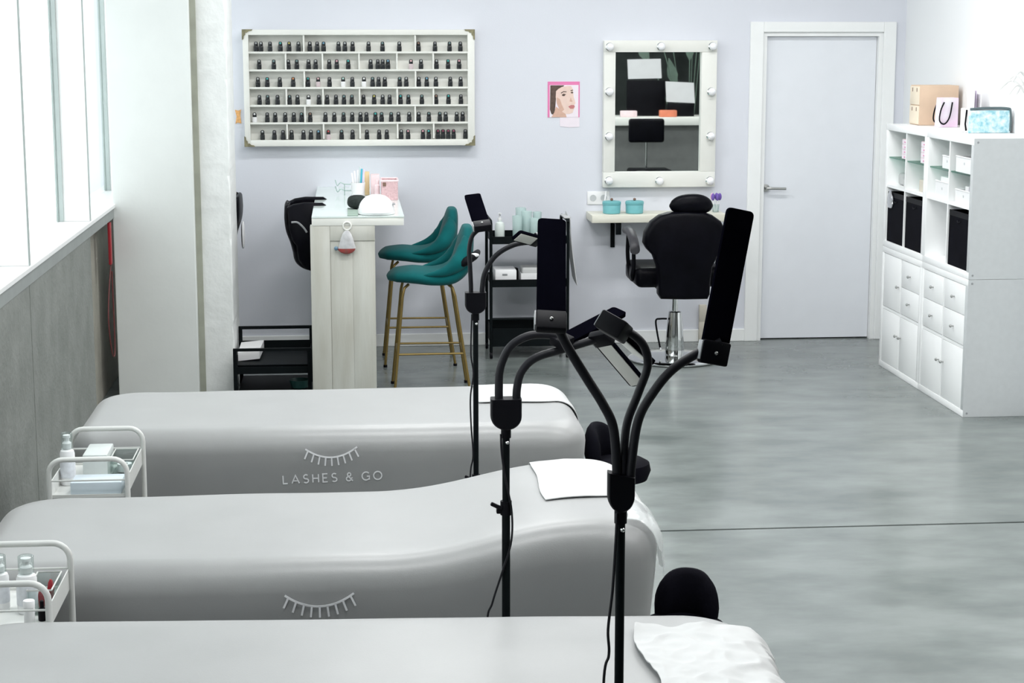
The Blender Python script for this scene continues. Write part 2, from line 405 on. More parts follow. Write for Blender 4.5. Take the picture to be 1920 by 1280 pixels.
# ------------------------------------------------------------------ beds
class Bed:
    L = 1.90; W = 0.83; R = 0.085; RC = 0.15; ZT = 0.70; ZB = 0.10
    def __init__(self, cx, cy, head=0.0, seed=0, L=None, rot=0.0, zt=0.70):
        self.cx, self.cy, self.head, self.seed, self.rot, self.ZT = cx, cy, head, seed, rot, zt
        if L: self.L = L
    def lift(self, x):
        if not self.head: return 0.0
        t = max(0.0, min(1.0, (x - self.cx - 0.20) / 0.56))
        return self.head * (0.35*t + 0.65*t*t*t*(t*(6*t-15)+10))
    def sdf(self, x, y):
        qx = abs(x-self.cx) - (self.L/2 - self.RC); qy = abs(y-self.cy) - (self.W/2 - self.RC)
        return math.hypot(max(qx, 0), max(qy, 0)) + min(max(qx, qy), 0) - self.RC
    def grad(self, x, y):
        e = 1e-4
        g = Vector((self.sdf(x+e, y)-self.sdf(x-e, y), self.sdf(x, y+e)-self.sdf(x, y-e)))
        return g.normalized() if g.length > 0 else Vector((1, 0))
    def side_in(self, z):
        return 0.05*max(0.0, (0.60 - z))/0.5
    def drape(self, x, y, off=0.0):
        """flat cloth coordinate -> point lying on the cover"""
        d = self.sdf(x, y); g = self.grad(x, y); R = self.R
        if d <= -R:
            return Vector((x, y, self.ZT + self.lift(x) + off))
        sx, sy = x - g.x*(d+R), y - g.y*(d+R)
        s = d + R
        if s < R*PI/2:
            a = s/R; out = R*math.sin(a); dz = R*(1-math.cos(a)); oo = Vector((g.x*math.sin(a), g.y*math.sin(a), math.cos(a)))*off
        else:
            out = R; dz = R + s - R*PI/2; oo = Vector((g.x, g.y, 0))*off
        xx = sx + g.x*out; yy = sy + g.y*out
        return Vector((xx, yy, self.ZT - dz + self.lift(xx))) + oo
    def front(self, x, z):
        return self.cy - self.W/2 + self.side_in(z)
    def build(self, label):
        L, W, R, RC = self.L, self.W, self.R, self.RC
        t = thing('treatment_bed', label, 'bed', (self.cx, self.cy, 0), 'treatment beds')
        outl = []
        def seg(a, b, n):
            for i in range(n): outl.append((a[0]+(b[0]-a[0])*i/n, a[1]+(b[1]-a[1])*i/n))
        def arc(c, a0, n):
            for i in range(n):
                a = a0 + PI/2*i/n; outl.append((c[0]+RC*math.cos(a), c[1]+RC*math.sin(a)))
        hx, hy = L/2, W/2
        seg((-hx+RC, -hy), (hx-RC, -hy), 60); arc((hx-RC, -hy+RC), -PI/2, 8)
        seg((hx, -hy+RC), (hx, hy-RC), 14); arc((hx-RC, hy-RC), 0, 8)
        seg((hx-RC, hy), (-hx+RC, hy), 60); arc((-hx+RC, hy-RC), PI/2, 8)
        seg((-hx, hy-RC), (-hx, -hy+RC), 14); arc((-hx+RC, -hy+RC), PI, 8)
        n = len(outl); prof = []
        z = self.ZB
        while z < self.ZT - R - 1e-6: prof.append((self.side_in(z), z)); z += (self.ZT-R-self.ZB)/10
        for i in range(9):
            a = PI/2*i/8; prof.append((R*(1-math.cos(a)) , self.ZT-R+R*math.sin(a)))
        secs = []
        def ring(fn):
            return [fn(p) for p in outl]
        def bulge(x, y, z):
            w = max(0.0, min(1.0, (z-0.30)/0.3))
            return 0.0035*w*noise.noise(Vector((x*2.6+self.seed, y*3.1, z*4)))
        for (ins, zz) in prof:
            k = 1 - ins/(W/2)
            rr = []
            for (px, py) in outl:
                sx = max(-hx+hy, min(hx-hy, px))
                qx = sx + (px-sx)*k; qy = py*k
                zf = (zz-self.ZB)/(self.ZT-self.ZB)
                lz = self.lift(self.cx+qx)*max(0, (zf-0.35)/0.65) if self.head else 0
                b = bulge(qx, qy, zz)
                rr.append((self.cx+qx, self.cy+qy, zz + lz + b))
            secs.append(rr)
        k0 = 1 - R/(W/2)
        for i in range(1, 9):
            k = k0*(1-i/8.0)
            rr = []
            for (px, py) in outl:
                sx = max(-hx+hy, min(hx-hy, px))
                qx = sx + (px-sx)*k; qy = py*k
                rr.append((self.cx+qx, self.cy+qy, self.ZT + self.lift(self.cx+qx) + bulge(qx, qy, self.ZT)))
            secs.append(rr)
        mb = MB().loft(secs, cap=False)
        mb.f.append(tuple(range(n-1, -1, -1)))
        cover = part('fitted_cover', mb, M_FAB, t, True, 80)
        bm = bmesh.new(); bm.from_mesh(cover.data); bmesh.ops.remove_doubles(bm, verts=bm.verts[:], dist=0.0005); bm.to_mesh(cover.data); bm.free()
        for sx in (-1, 1):
            for sy in (-1, 1):
                part('leg', MB().box(self.cx+sx*(hx-0.28)-0.03, self.cx+sx*(hx-0.28)+0.03, self.cy+sy*(hy-0.14)-0.03, self.cy+sy*(hy-0.14)+0.03, 0.0, 0.12, 0.004), M_BLK, t)
        self.t = t; self.cover = cover; t.rotation_euler = (0, 0, self.rot)
        return t

def ribbon(mb, pts, wd, mp, closed=False):
    """flat stroke along 2-D pts, mapped to 3-D by mp(u, v, h)"""
    P = [Vector(p) for p in pts]; m = len(P); lf = []; rt = []
    for i in range(m):
        a = P[i-1] if (i > 0 or closed) else P[i]; b = P[(i+1) % m] if (i < m-1 or closed) else P[i]
        d1 = (P[i]-a); d2 = (b-P[i])
        d1 = d1.normalized() if d1.length > 1e-9 else d2.normalized(); d2 = d2.normalized() if d2.length > 1e-9 else d1
        t = (d1+d2); t = t.normalized() if t.length > 1e-6 else d1
        nn = Vector((-t.y, t.x)); sc = min(1/max(0.4, abs(nn.dot(Vector((-d1.y, d1.x))))), 2.0)
        lf.append(P[i]+nn*wd/2*sc); rt.append(P[i]-nn*wd/2*sc)
    vs = []
    for h in (0.0, 1.0):
        for q in lf: vs.append(mp(q.x, q.y, h))
        for q in rt: vs.append(mp(q.x, q.y, h))
    fs = []
    rg = range(m if closed else m-1)
    for i in rg:
        j = (i+1) % m
        fs.append((i, j, m+j, m+i)); fs.append((2*m+i, 3*m+i, 3*m+j, 2*m+j))
        fs.append((i, 2*m+i, 2*m+j, j)); fs.append((m+i, m+j, 3*m+j, 3*m+i))
    if not closed:
        fs.append((0, m, 3*m, 2*m)); fs.append((m-1, 3*m-1, 4*m-1, 2*m-1))
    mb.add(vs, fs)

def arc2(cx, cy, rx, ry, a0, a1, n=16):
    return [(cx+rx*math.cos(math.radians(a0+(a1-a0)*i/n)), cy+ry*math.sin(math.radians(a0+(a1-a0)*i/n))) for i in range(n+1)]
GLYPH = {
    'L': (0.52, [[(0, 1), (0, 0), (0.52, 0)]]),
    'A': (0.86, [[(0, 0), (0.43, 1), (0.86, 0)], [(0.15, 0.30), (0.71, 0.30)]]),
    'S': (0.58, [arc2(0.29, 0.745, 0.26, 0.255, 40, 255, 12) + arc2(0.29, 0.25, 0.29, 0.25, 75, -140, 14)]),
    'H': (0.68, [[(0, 0), (0, 1)], [(0.68, 0), (0.68, 1)], [(0, 0.5), (0.68, 0.5)]]),
    'E': (0.55, [[(0.55, 1), (0, 1), (0, 0), (0.55, 0)], [(0, 0.5), (0.48, 0.5)]]),
    '&': (0.74, [[(0.74, 0.0), (0.20, 0.62)] + arc2(0.34, 0.78, 0.19, 0.22, 190, -40, 12) + arc2(0.28, 0.26, 0.28, 0.26, 105, 320, 14) + [(0.70, 0.42)]]),
    'G': (0.86, [arc2(0.47, 0.5, 0.47, 0.5, 42, 318, 24) + [(0.86, 0.12), (0.86, 0.46), (0.56, 0.46)]]),
    'O': (0.96, [arc2(0.48, 0.5, 0.48, 0.5, 0, 360, 30)]),
}
def logo(bed, x0, ze, tilt, tz=-0.125):
    """eyelash emblem and the lettering below it on the near side of the cover"""
    def mp(u, v, h):
        zz = v
        return (u, bed.front(u, zz) - 0.0015 - 0.0016*h, zz)
    e = MB(); cw = 0.092
    cx = x0
    def rot(u, v):
        a = math.radians(tilt); return (cx + u*math.cos(a) - v*math.sin(a), ze + u*math.sin(a) + v*math.cos(a))
    def ay(u): return -0.034*(1-(u/cw)**2)
    ribbon(e, [rot(u, ay(u)) for u in [cw*(-1+2*i/24) for i in range(25)]], 0.0055, mp)
    for i in range(9):
        u = cw*(-0.90 + 1.80*i/8); sl = 0.068*u/cw/cw*0.5
        nrm = Vector((sl*1.3, -1.0 + 0.0)).normalized()
        nrm = Vector((u/cw*0.50, -1.0)).normalized()
        a = rot(u, ay(u)); b = rot(u + nrm.x*0.032, ay(u) + nrm.y*0.032)
        ribbon(e, [a, b], 0.0055, mp)
    part('eyelash_print', e, M_PRINT, bed.cover, False, label='pale silver eyelash emblem')
    if True:
        H = 0.0300; gap = 0.52; x = 0.0; seq = []
        for ch in 'LASHES & GO':
            if ch == ' ': x += 0.62; continue
            wd, st = GLYPH[ch]; seq.append((x, st)); x += wd + gap
        tot = (x-gap)
        for (xo, st) in seq:
            m = MB()
            for s_ in st:
                ribbon(m, [rot((xo+q[0]-tot/2)*H, tz + q[1]*H) for q in s_], 0.0042, mp)
            part('printed_letter', m, M_PRINT, bed.cover, False)

bed1 = Bed(-0.075, 6.765, 0.0, 1.0, 1.86, 0.0, 0.703); bed1.build('grey covered treatment bed farthest from the camera with eyelash emblem and lettering')
bed2 = Bed(-0.11, 5.115, 0.084, 5.0, 1.90, 0.0, 0.703); bed2.build('grey covered treatment bed with raised head end, middle of the three')
bed3 = Bed(-0.03, 3.845, 0.0, 9.0, 1.92, math.radians(-3.2), 0.715); bed3.build('grey covered treatment bed nearest the camera under a crumpled white sheet')
logo(bed1, -0.078, 0.637, 1.5)
logo(bed2, -0.096, 0.617, 0.5, -0.140)

def cloth(bed, name, label, u0, u1, v0, v1, nu, nv, amp, freq, m, off=0.004, warp=0.0, seed=0.0, cat='cloth', edge=0.0):
    def pt(i, j, o):
        a = i/nu; b = j/nv
        u = u0+(u1-u0)*a; v = v0+(v1-v0)*b
        u += warp*noise.noise(Vector((b*3+seed, seed, 1.0)))*(1-a) + warp*0.8*noise.noise(Vector((b*3+seed, seed, 7.0)))*a
        v += warp*noise.noise(Vector((a*3+seed, 4.0, seed)))
        n1 = noise.noise(Vector((u*freq+seed, v*freq*0.7, seed))) + 0.5*noise.noise(Vector((u*freq*2.3, v*freq*2.1+seed, 2.0)))
        rid = abs(n1)
        hang = max(0.0, min(1.0, (bed.sdf(u, v)+0.05)/0.15))
        o2 = o + amp*(0.35+0.9*hang)*(1.0-rid)*1.0 + edge*hang
        p = bed.drape(u, v, o2); q_ = Vector((p.x-bed.cx, p.y-bed.cy)); q_.rotate(Matrix.Rotation(bed.rot, 2))
        return Vector((bed.cx+q_.x, bed.cy+q_.y, p.z))
    mb = MB(); vs = []; fs = []
    for o in (off, off+0.0025):
        for j in range(nv+1):
            for i in range(nu+1): vs.append(pt(i, j, o))
    N = (nu+1)*(nv+1); q = lambda i, j: j*(nu+1)+i
    for j in range(nv):
        for i in range(nu):
            fs.append((N+q(i, j), N+q(i+1, j), N+q(i+1, j+1), N+q(i, j+1)))
            fs.append((q(i, j), q(i, j+1), q(i+1, j+1), q(i+1, j)))
    for i in range(nu):
        fs.append((q(i, 0), q(i+1, 0), N+q(i+1, 0), N+q(i, 0))); fs.append((q(i+1, nv), q(i, nv), N+q(i, nv), N+q(i+1, nv)))
    for j in range(nv):
        fs.append((q(0, j+1), q(0, j), N+q(0, j), N+q(0, j+1))); fs.append((q(nu, j), q(nu, j+1), N+q(nu, j+1), N+q(nu, j)))
    mb.add(vs, fs)
    return tag(part(name, mb, m, None, True, 60), label, cat)

cloth(bed1, 'head_towel', 'white towel over the head end of the bed farthest back', 0.48, 0.93, 6.76, 7.24, 44, 44, 0.012, 5, M_CLOTH, 0.002, 0.03, 2.0, 'towel')
cloth(bed2, 'head_towel', 'white disposable sheet over the raised head of the middle bed', 0.545, 0.98, 5.00, 5.60, 48, 48, 0.008, 6, M_CLOTH, 0.002, 0.007, 5.0, 'towel')
cloth(bed3, 'crumpled_sheet', 'crumpled white sheet over the head end of the nearest bed', 0.64, 1.20, 3.35, 4.09, 120, 120, 0.040, 10, M_CLOTH, 0.002, 0.03, 9.0, 'sheet')
cloth(bed2, 'clear_film', 'clear plastic film hanging off the raised head of the middle bed', 0.74, 0.965, 4.76, 4.985, 36, 20, 0.012, 9, M_FILM, 0.006, 0.02, 11.0, 'film')

# ------------------------------------------------------------------ lash lamps
def frame_of(u, n):
    u = Vector(u).normalized(); n = Vector(n); n = (n - u*n.dot(u)).normalized(); return u, u.cross(n), n
def lamp(name, label, base, hub_z, hub_w, hub_h, pole_r, arms, panels, joint_z, cable, tilt=0.0, knobs=()):
    X, Yy = base
    t = thing(name, label, 'lamp', (X, Yy, 0), 'lash lamps on tripod stands')
    for a in (90, 210, 330):
        r = math.radians(a + 25)
        part('tripod_leg', MB().tube([(X+0.01*math.cos(r), Yy+0.01*math.sin(r), 0.17), (X+0.17*math.cos(r), Yy+0.17*math.sin(r), 0.05), (X+0.24*math.cos(r), Yy+0.24*math.sin(r), 0.012)], [0.008, 0.008, 0.009], 8), M_BLKM, t)
    zt = hub_z - hub_h
    part('lower_pole', MB().tube([(X, Yy, 0.10), (X, Yy, joint_z)], pole_r*1.12, 14), M_BLKM, t)
    part('upper_pole', MB().tube([(X, Yy, joint_z), (X, Yy, zt+0.01)], pole_r, 14), M_BLKM, t)
    c = part('clamp_collar', MB().tube([(X, Yy, joint_z-0.018), (X, Yy, joint_z+0.018)], pole_r*1.55, 14)
             .box(X-pole_r*2.6, X-pole_r*1.0, Yy-0.008, Yy+0.008, joint_z-0.014, joint_z-0.001, 0.002), M_BLK, t)
    part('clamp_lever', MB().obox((X-pole_r*2.7, Yy-0.012, joint_z+0.008), (-1, 0, 0.5), (0, 1, 0), (0.5, 0, 1), 0.032, 0.010, 0.010, 0.003), M_BLK, c)
    part('neck', MB().tube([(X, Yy, zt-0.022), (X, Yy, zt+0.012)], pole_r*1.35, 14), M_BLK, t)
    part('lock_screw', MB().sphere((X+pole_r*0.2, Yy-pole_r*1.6, zt-0.032), pole_r*0.50, 10, 8), M_CHROME, t)
    # pod: flat shield with round bottom
    poly = [(X-hub_w/2, hub_z), (X+hub_w/2, hub_z-tilt)]
    mm = 14
    for i in range(mm+1):
        a = PI*i/mm
        poly.append((X+hub_w/2*math.cos(a), zt + hub_h*0.42 - hub_h*0.42*math.sin(a)))
    th = hub_w*0.62
    m = MB(); secs = []
    for (yy, k) in ((-th/2, 0.90), (-th*0.42, 0.97), (-th*0.25, 1.0), (th*0.25, 1.0), (th*0.42, 0.97), (th/2, 0.90)):
        cxm, czm = X, (hub_z+zt)/2
        secs.append([(cxm+(q[0]-cxm)*k, Yy+yy, (czm+(q[1]-czm)*k) if q[1] < hub_z-tilt-0.001 else q[1]) for q in poly])
    m.loft(secs)
    part('arm_hub', m, M_BLK, t, True, 35)
    for (pts, r) in arms:
        part('flexible_arm', MB().tube(crom(pts, 10), r, 12), M_BLKRUB, t)
    for pd in panels:
        c0, u, n, L, W, T = pd[:6]
        u, v, n = frame_of(u, n); c0 = Vector(c0)
        cc = c0 + u*L/2
        rc_ = 0.009; ol_ = []
        for (sx, sy, a0) in ((1, 1, 0), (-1, 1, 90), (-1, -1, 180), (1, -1, 270)):
            for q in range(5):
                an = math.radians(a0 + 22.5*q); ol_.append((sx*(L/2-rc_)+rc_*math.cos(an), sy*(W/2-rc_)+rc_*math.sin(an)))
        pn = part('light_panel', MB().loft([[cc + u*(a_*k_) + v*(b_*k_) + n*h_ for a_, b_ in ol_] for h_, k_ in ((-T/2, 0.985), (-T/2+0.001, 1.0), (T/2-0.001, 1.0), (T/2, 0.985))]), M_PANELB, t, True, 40)
        # rounded end cap strip
        part('diffuser', MB().obox(cc + u*0.004 + n*(T/2+0.0006), u, v, n, L*0.90, W*0.80, 0.002, 0.0008), M_DIFF, pn)
        bl, bt_k = pd[6] if len(pd) > 6 else (0.045, 2.0)
        part('bracket', MB().obox(c0 - u*0.004 - n*T*0.3, u, v, n, bl, W*1.04, T*bt_k, 0.004), M_BLK, pn)
        for sv in (1,):  # lighter grey plate on one side stands in for the bracket's lit face
            part('bracket_lit_side', MB().obox(c0 - u*0.002 - n*T*0.3 + v*sv*(W*0.52+0.0015), u, v, n, bl*0.8, 0.003, T*bt_k*0.9, 0.001), M_GREY, pn)
        part('bracket_screw', MB().sphere(c0 - u*0.004 - n*T*1.3, 0.004, 8, 6), M_STEEL, pn)
    if cable:
        part('power_cable', MB().tube(crom(cable, 8), 0.0028, 7), M_BLKRUB, t)
    return t

YC = 3.3
lamp('lash_lamp', 'black lash lamp with three flexible arms, nearest the camera', (0.503, YC), 1.283, 0.051, 0.078, 0.0090,
     [([(0.495, YC, 1.262), (0.494, YC, 1.300), (0.487, YC, 1.369), (0.468, YC, 1.412), (0.437, YC, 1.462), (0.402, YC, 1.520), (0.376, YC, 1.572)], 0.0090),
      ([(0.508, YC+0.004, 1.258), (0.508, YC+0.006, 1.295), (0.516, YC+0.02, 1.369), (0.538, YC+0.03, 1.425), (0.556, YC+0.03, 1.480), (0.545, YC+0.02, 1.522), (0.515, YC+0.01, 1.548), (0.490, YC, 1.552)], 0.0082),
      ([(0.522, YC, 1.258), (0.522, YC, 1.292), (0.534, YC, 1.379), (0.560, YC-0.01, 1.435), (0.600, YC-0.01, 1.482), (0.664, YC, 1.517), (0.690, YC, 1.528)], 0.0090)],
     [((0.369, YC, 1.572), (0.022, 0.19, 0.159), (0.0, 0.7, -0.7), 0.262, 0.055, 0.009),
      ((0.676, YC, 1.512), (0.052, 0.03, 0.262), (-0.25, 1, 0), 0.268, 0.056, 0.009),
      ((0.486, YC, 1.556), (0.075, 0.17, -0.075), (-0.35, 0.25, -1.0), 0.25, 0.052, 0.010, (0.055, 3.6))],
     0.55, [(0.494, YC-0.012, 1.205), (0.492, YC-0.016, 1.16), (0.486, YC-0.02, 1.06), (0.478, YC-0.02, 0.98), (0.480, YC-0.02, 0.93), (0.470, YC-0.02, 0.86), (0.47, YC-0.02, 0.5), (0.49, YC-0.05, 0.06), (0.52, YC-0.2, 0.006)], tilt=0.010)
YBm = 4.47
lamp('lash_lamp', 'black lash lamp with two drooping arms standing between the nearest beds', (0.386, YBm), 1.190, 0.078, 0.080, 0.0095,
     [([(0.369, YBm, 1.17), (0.368, YBm, 1.215), (0.372, YBm, 1.268), (0.396, YBm, 1.320), (0.440, YBm, 1.347), (0.490, YBm, 1.350), (0.538, YBm, 1.340)], 0.0105),
      ([(0.413, YBm, 1.17), (0.414, YBm, 1.215), (0.426, YBm, 1.258), (0.462, YBm, 1.292), (0.535, YBm, 1.314), (0.618, YBm, 1.338)], 0.0105)],
     [((0.530, YBm, 1.333), (0.165, 0.14, 0.052), (0.05, 0.42, -1.0), 0.225, 0.045, 0.012),
      ((0.628, YBm-0.01, 1.335), (0.105, 0.06, -0.125), (-0.30, -0.55, -0.60), 0.175, 0.052, 0.010)],
     0.905, [(0.372, YBm-0.012, 1.10), (0.374, YBm-0.012, 1.05), (0.384, YBm-0.014, 0.98), (0.399, YBm-0.014, 0.90), (0.398, YBm-0.014, 0.82), (0.375, YBm-0.014, 0.74), (0.350, YBm-0.014, 0.66), (0.336, YBm-0.014, 0.59), (0.35, YBm-0.02, 0.3), (0.38, YBm-0.15, 0.006)])
YA = 5.93
lamp('lash_lamp', 'black lash lamp farthest back, standing behind the middle bed', (0.411, YA), 1.252, 0.070, 0.072, 0.0090,
     [([(0.396, YA, 1.235), (0.396, YA, 1.275), (0.393, YA, 1.345), (0.391, YA, 1.395), (0.402, YA, 1.440), (0.432, YA, 1.466)], 0.0075),
      ([(0.433, YA, 1.235), (0.434, YA, 1.27), (0.444, YA, 1.32), (0.480, YA, 1.374), (0.540, YA, 1.408), (0.612, YA, 1.418)], 0.0085)],
     [((0.434, YA, 1.470), (-0.016, 0.22, 0.078), (0.1, 0.5, -1.0), 0.245, 0.055, 0.012),
      ((0.610, YA, 1.421), (-0.075, -0.10, 0.030), (-0.25, -0.75, -0.10), 0.125, 0.042, 0.012)],
     0.615, [(0.398, YA-0.012, 1.18), (0.394, YA-0.014, 1.05), (0.402, YA-0.014, 0.98), (0.392, YA-0.014, 0.90), (0.394, YA-0.014, 0.80), (0.40, YA-0.014, 0.70), (0.39, YA-0.014, 0.60), (0.40, YA-0.05, 0.2), (0.42, YA-0.2, 0.006)])

# ------------------------------------------------------------------ white trolleys between the beds
def trolley(label, x0, x1, y0, y1, ztop, group='white wheeled trolleys between beds'):
    cx, cy = (x0+x1)/2, (y0+y1)/2
    t = thing('wheeled_trolley', label, 'trolley', (cx, cy, 0), group)
    r = 0.0085
    for yy in (y0, y1):
        rad = 0.045
        pts = [(x0, yy, 0.06), (x0, yy, ztop-rad)]
        pts += [(x0+rad-rad*math.cos(PI/2*i/6), yy, ztop-rad+rad*math.sin(PI/2*i/6)) for i in range(1, 7)]
        pts += [(x1-rad+rad*math.sin(PI/2*i/6), yy, ztop-rad+rad*math.cos(PI/2*i/6)) for i in range(0, 7)]
        pts += [(x1, yy, 0.06)]
        part('end_frame', MB().tube(pts, r, 10), M_WHITEM, t)
        part('cross_wire', MB().tube([(x0, yy, ztop-0.068), (x1, yy, ztop-0.068)], 0.003, 8), M_WHITEM, t)
    for zz in (ztop-0.125, ztop-0.40, ztop-0.62):
        m = MB(); a, b, c, d, w_ = x0+0.004, x1-0.004, y0+0.006, y1-0.006, 0.003
        m.box(a, b, c, d, zz, zz+w_).box(a, a+w_, c, d, zz+w_, zz+0.055).box(b-w_, b, c, d, zz+w_, zz+0.055)
        m.box(a+w_, b-w_, c, c+w_, zz+w_, zz+0.010).box(a+w_, b-w_, d-w_, d, zz+w_, zz+0.010)
        part('tray', m, M_WHITEM, t, False)
    for xx in (x0, x1):
        for yy in (y0, y1):
            part('caster', MB().lathe([(0.001, -0.011), (0.024, -0.011), (0.027, 0), (0.024, 0.011), (0.001, 0.011)], (xx, yy, 0.0275), 16, 'x'), M_GREY, t)
    return ztop-0.125+0.003
zt1 = trolley('white metal trolley between the farthest and middle beds', -0.955, -0.712, 5.66, 6.11, 0.775)
zt2 = trolley('white metal trolley between the nearest two beds at left', -0.985, -0.742, 4.315, 4.668, 0.785)

def pump_bottle(name, label, c, r, hh, body=None, cap=None, group=None, cat='bottle'):
    x, y, z = c
    t = thing(name, label, cat, c, group)
    part('body', MB().lathe([(r*0.9, z+0.0005), (r, z+0.006), (r, z+hh*0.60), (r*0.88, z+hh*0.66), (r*0.45, z+hh*0.70), (r*0.45, z+hh*0.74)], (x, y, 0), 20), body or M_WHITEP, t)
    part('label_band', MB().lathe([(r+0.0006, z+hh*0.15), (r+0.0008, z+hh*0.16), (r+0.0008, z+hh*0.50), (r+0.0006, z+hh*0.51)], (x, y, 0), 20), M_LABEL, t)
    p_ = part('pump_head', MB().lathe([(r*0.60, z+hh*0.70), (r*0.62, z+hh*0.80), (r*0.36, z+hh*0.84), (r*0.36, z+hh*0.90), (r*0.5, z+hh*0.905), (r*0.5, z+hh*0.955), (r*0.25, z+hh*0.965)], (x, y, 0), 16), M_WHITEP, t)
    part('clear_cap', MB().lathe([(r*0.78, z+hh*0.70), (r*0.78, z+hh*0.985), (r*0.66, z+hh), (r*0.01, z+hh)], (x, y, 0), 18), cap or M_CLEAR, t)
    return t
pump_bottle('foam_bottle', 'white foam pump bottle with clear cap on the farther trolley', (-0.922, 5.83, zt1), 0.024, 0.172)
pump_bottle('foam_bottle', 'tall foam pump bottle with label and clear cap on the nearer trolley', (-0.820, 4.47, zt2), 0.0255, 0.148)
pump_bottle('foam_bottle', 'pump bottle at the left picture edge on the nearer trolley', (-0.893, 4.50, zt2), 0.024, 0.142)
t = thing('cream_jar', 'small white jar beside the tall foam bottle on the nearer trolley', 'jar', (-0.797, 4.36, zt2))
part('body', MB().lathe([(0.012, zt2+0.0005), (0.0135, zt2+0.004), (0.0135, zt2+0.045), (0.010, zt2+0.048)], (-0.797, 4.36, 0), 16), M_WHITEP, t)
part('lid', MB().lathe([(0.0145, zt2+0.048), (0.0145, zt2+0.064), (0.013, zt2+0.066)], (-0.797, 4.36, 0), 16), M_WHITEP, t)
# clear organisers
def tray_box(name, label, x0, x1, y0, y1, z0, hh, m, cat='box', w_=0.003, group=None):
    mb = MB().box(x0, x1, y0, y1, z0, z0+w_).box(x0, x0+w_, y0, y1, z0+w_, z0+hh).box(x1-w_, x1, y0, y1, z0+w_, z0+hh)
    mb.box(x0+w_, x1-w_, y0, y0+w_, z0+w_, z0+hh).box(x0+w_, x1-w_, y1-w_, y1, z0+w_, z0+hh)
    return tag(part(name, mb, m, None, False), label, cat, group)
def rim(o, x0, x1, y0, y1, z, r, m):
    part('rim', MB().tube([(x0, y0, z), (x1, y0, z), (x1, y1, z), (x0, y1, z)], r, 6, closed=True), m, o)
o = tray_box('clear_organiser', 'small clear open box with a tape roll on the farther trolley', -0.797, -0.722, 5.90, 6.06, zt1, 0.062, M_CLEAR)
rim(o, -0.797, -0.722, 5.90, 6.06, zt1+0.062, 0.0022, M_WHITEM)
o = tray_box('clear_organiser', 'clear open box holding red clips on the nearer trolley', -0.815, -0.755, 4.44, 4.60, zt2, 0.065, M_CLEAR)
rim(o, -0.815, -0.755, 4.44, 4.60, zt2+0.065, 0.0022, M_WHITEM)
tag(part('tissue_box', MB().box(-0.885, -0.805, 5.90, 6.07, zt1+0.0005, zt1+0.080, 0.004), mat('frosted_box', (0.60, 0.64, 0.63), 0.35, var=0.04), None), 'pale frosted box beside the foam bottle on the farther trolley', 'box')
tag(part('tape_roll', MB().lathe([(0.012, zt1+0.004), (0.024, zt1+0.004), (0.024, zt1+0.030), (0.012, zt1+0.030), (0.012, zt1+0.004)], (-0.760, 5.985, 0), 20), M_WHITEP, None), 'white tape roll inside the clear box on the farther trolley', 'tape')
tag(part('white_tray', MB().box(-0.895, -0.735, 5.69, 5.80, zt1+0.0005, zt1+0.040, 0.004), mat('pale_blue_tray', (0.60, 0.68, 0.74), 0.3, var=0.05), None), 'pale blue flat box near the front handle of the farther trolley', 'box')
for i, (x, y) in enumerate(((-0.790, 4.50), (-0.775, 4.55))):
    tag(part('hair_clip', MB().loft([[(x-0.006*k, y-0.008*k, zt2+0.004+h_), (x+0.006*k, y-0.008*k, zt2+0.004+h_), (x+0.006*k, y+0.008*k, zt2+0.004+h_), (x-0.006*k, y+0.008*k, zt2+0.004+h_)] for h_, k in ((0, 1), (0.03, 1.3), (0.050, 0.8), (0.056, 0.3))]), M_RED, None),
        ('red clip nearest the tall foam bottle on the nearer trolley', 'red clip at the back of the clear box on the nearer trolley')[i], 'clip', 'red clips in the clear box')
tag(part('dark_bottle', MB().lathe([(0.009, zt2+0.0005), (0.010, zt2+0.003), (0.010, zt2+0.03), (0.005, zt2+0.034), (0.005, zt2+0.05), (0.003, zt2+0.052)], (-0.773, 4.40, 0), 14), M_BLK, None), 'tiny black bottle beside the clear box on the nearer trolley', 'bottle')

# ------------------------------------------------------------------ black stools at the bed heads
def pouf(label, x, y, zs, zb, yaw, w_=0.175):
    t = thing('technician_stool', label, 'stool', (x, y, 0), 'black technician stools')
    part('seat', MB().lathe([(0.08, zs-0.085), (0.115, zs-0.075), (0.128, zs-0.04), (0.122, zs-0.012), (0.10, zs), (0.01, zs+0.004)], (x, y, 0), 32), M_BLKF, t)
    secs = []
    ca, sa = math.cos(yaw), math.sin(yaw)
    for i in range(19):
        a = -1.15 + 2.3*i/18; e = 1 - (abs(i-9)/9.0)**2.5
        hh = 0.03 + (zb-zs-0.03)*max(0.0, e)**0.5
        ring = []
        for k in range(14):
            b = 2*PI*k/14
            rr = w_ + 0.028*math.cos(b)*(0.4+0.6*min(1, e*3)); zz = zs - 0.03 + (hh+0.03)/2 + (hh+0.03)/2*math.sin(b)
            lx, ly = rr*math.cos(a), rr*math.sin(a)
            ring.append((x + lx*ca - ly*sa, y + lx*sa + ly*ca, zz))
        secs.append(ring)
    part('backrest', MB().loft(secs), M_BLKF, t, True, 60)
    part('gas_column', MB().tube([(x, y, 0.06), (x, y, zs-0.08)], 0.022, 16), M_CHROME, t)
    for i in range(5):
        a = 2*PI*i/5 + 0.3
        f = part('base_arm', MB().tube([(x+0.02*math.cos(a), y+0.02*math.sin(a), 0.085), (x+0.12*math.cos(a), y+0.12*math.sin(a), 0.062)], [0.018, 0.012], 8), M_BLK, t)
        part('caster', MB().sphere((x+0.12*math.cos(a), y+0.12*math.sin(a), 0.0255), 0.025, 12, 8), M_BLK, f)
    return t
pouf('black padded stool at the head of the farthest bed', 1.00, 6.66, 0.50, 0.635, 2.6, 0.10)
pouf('black padded stool at the head of the middle bed', 0.955, 5.04, 0.40, 0.535, 1.2, 0.09)

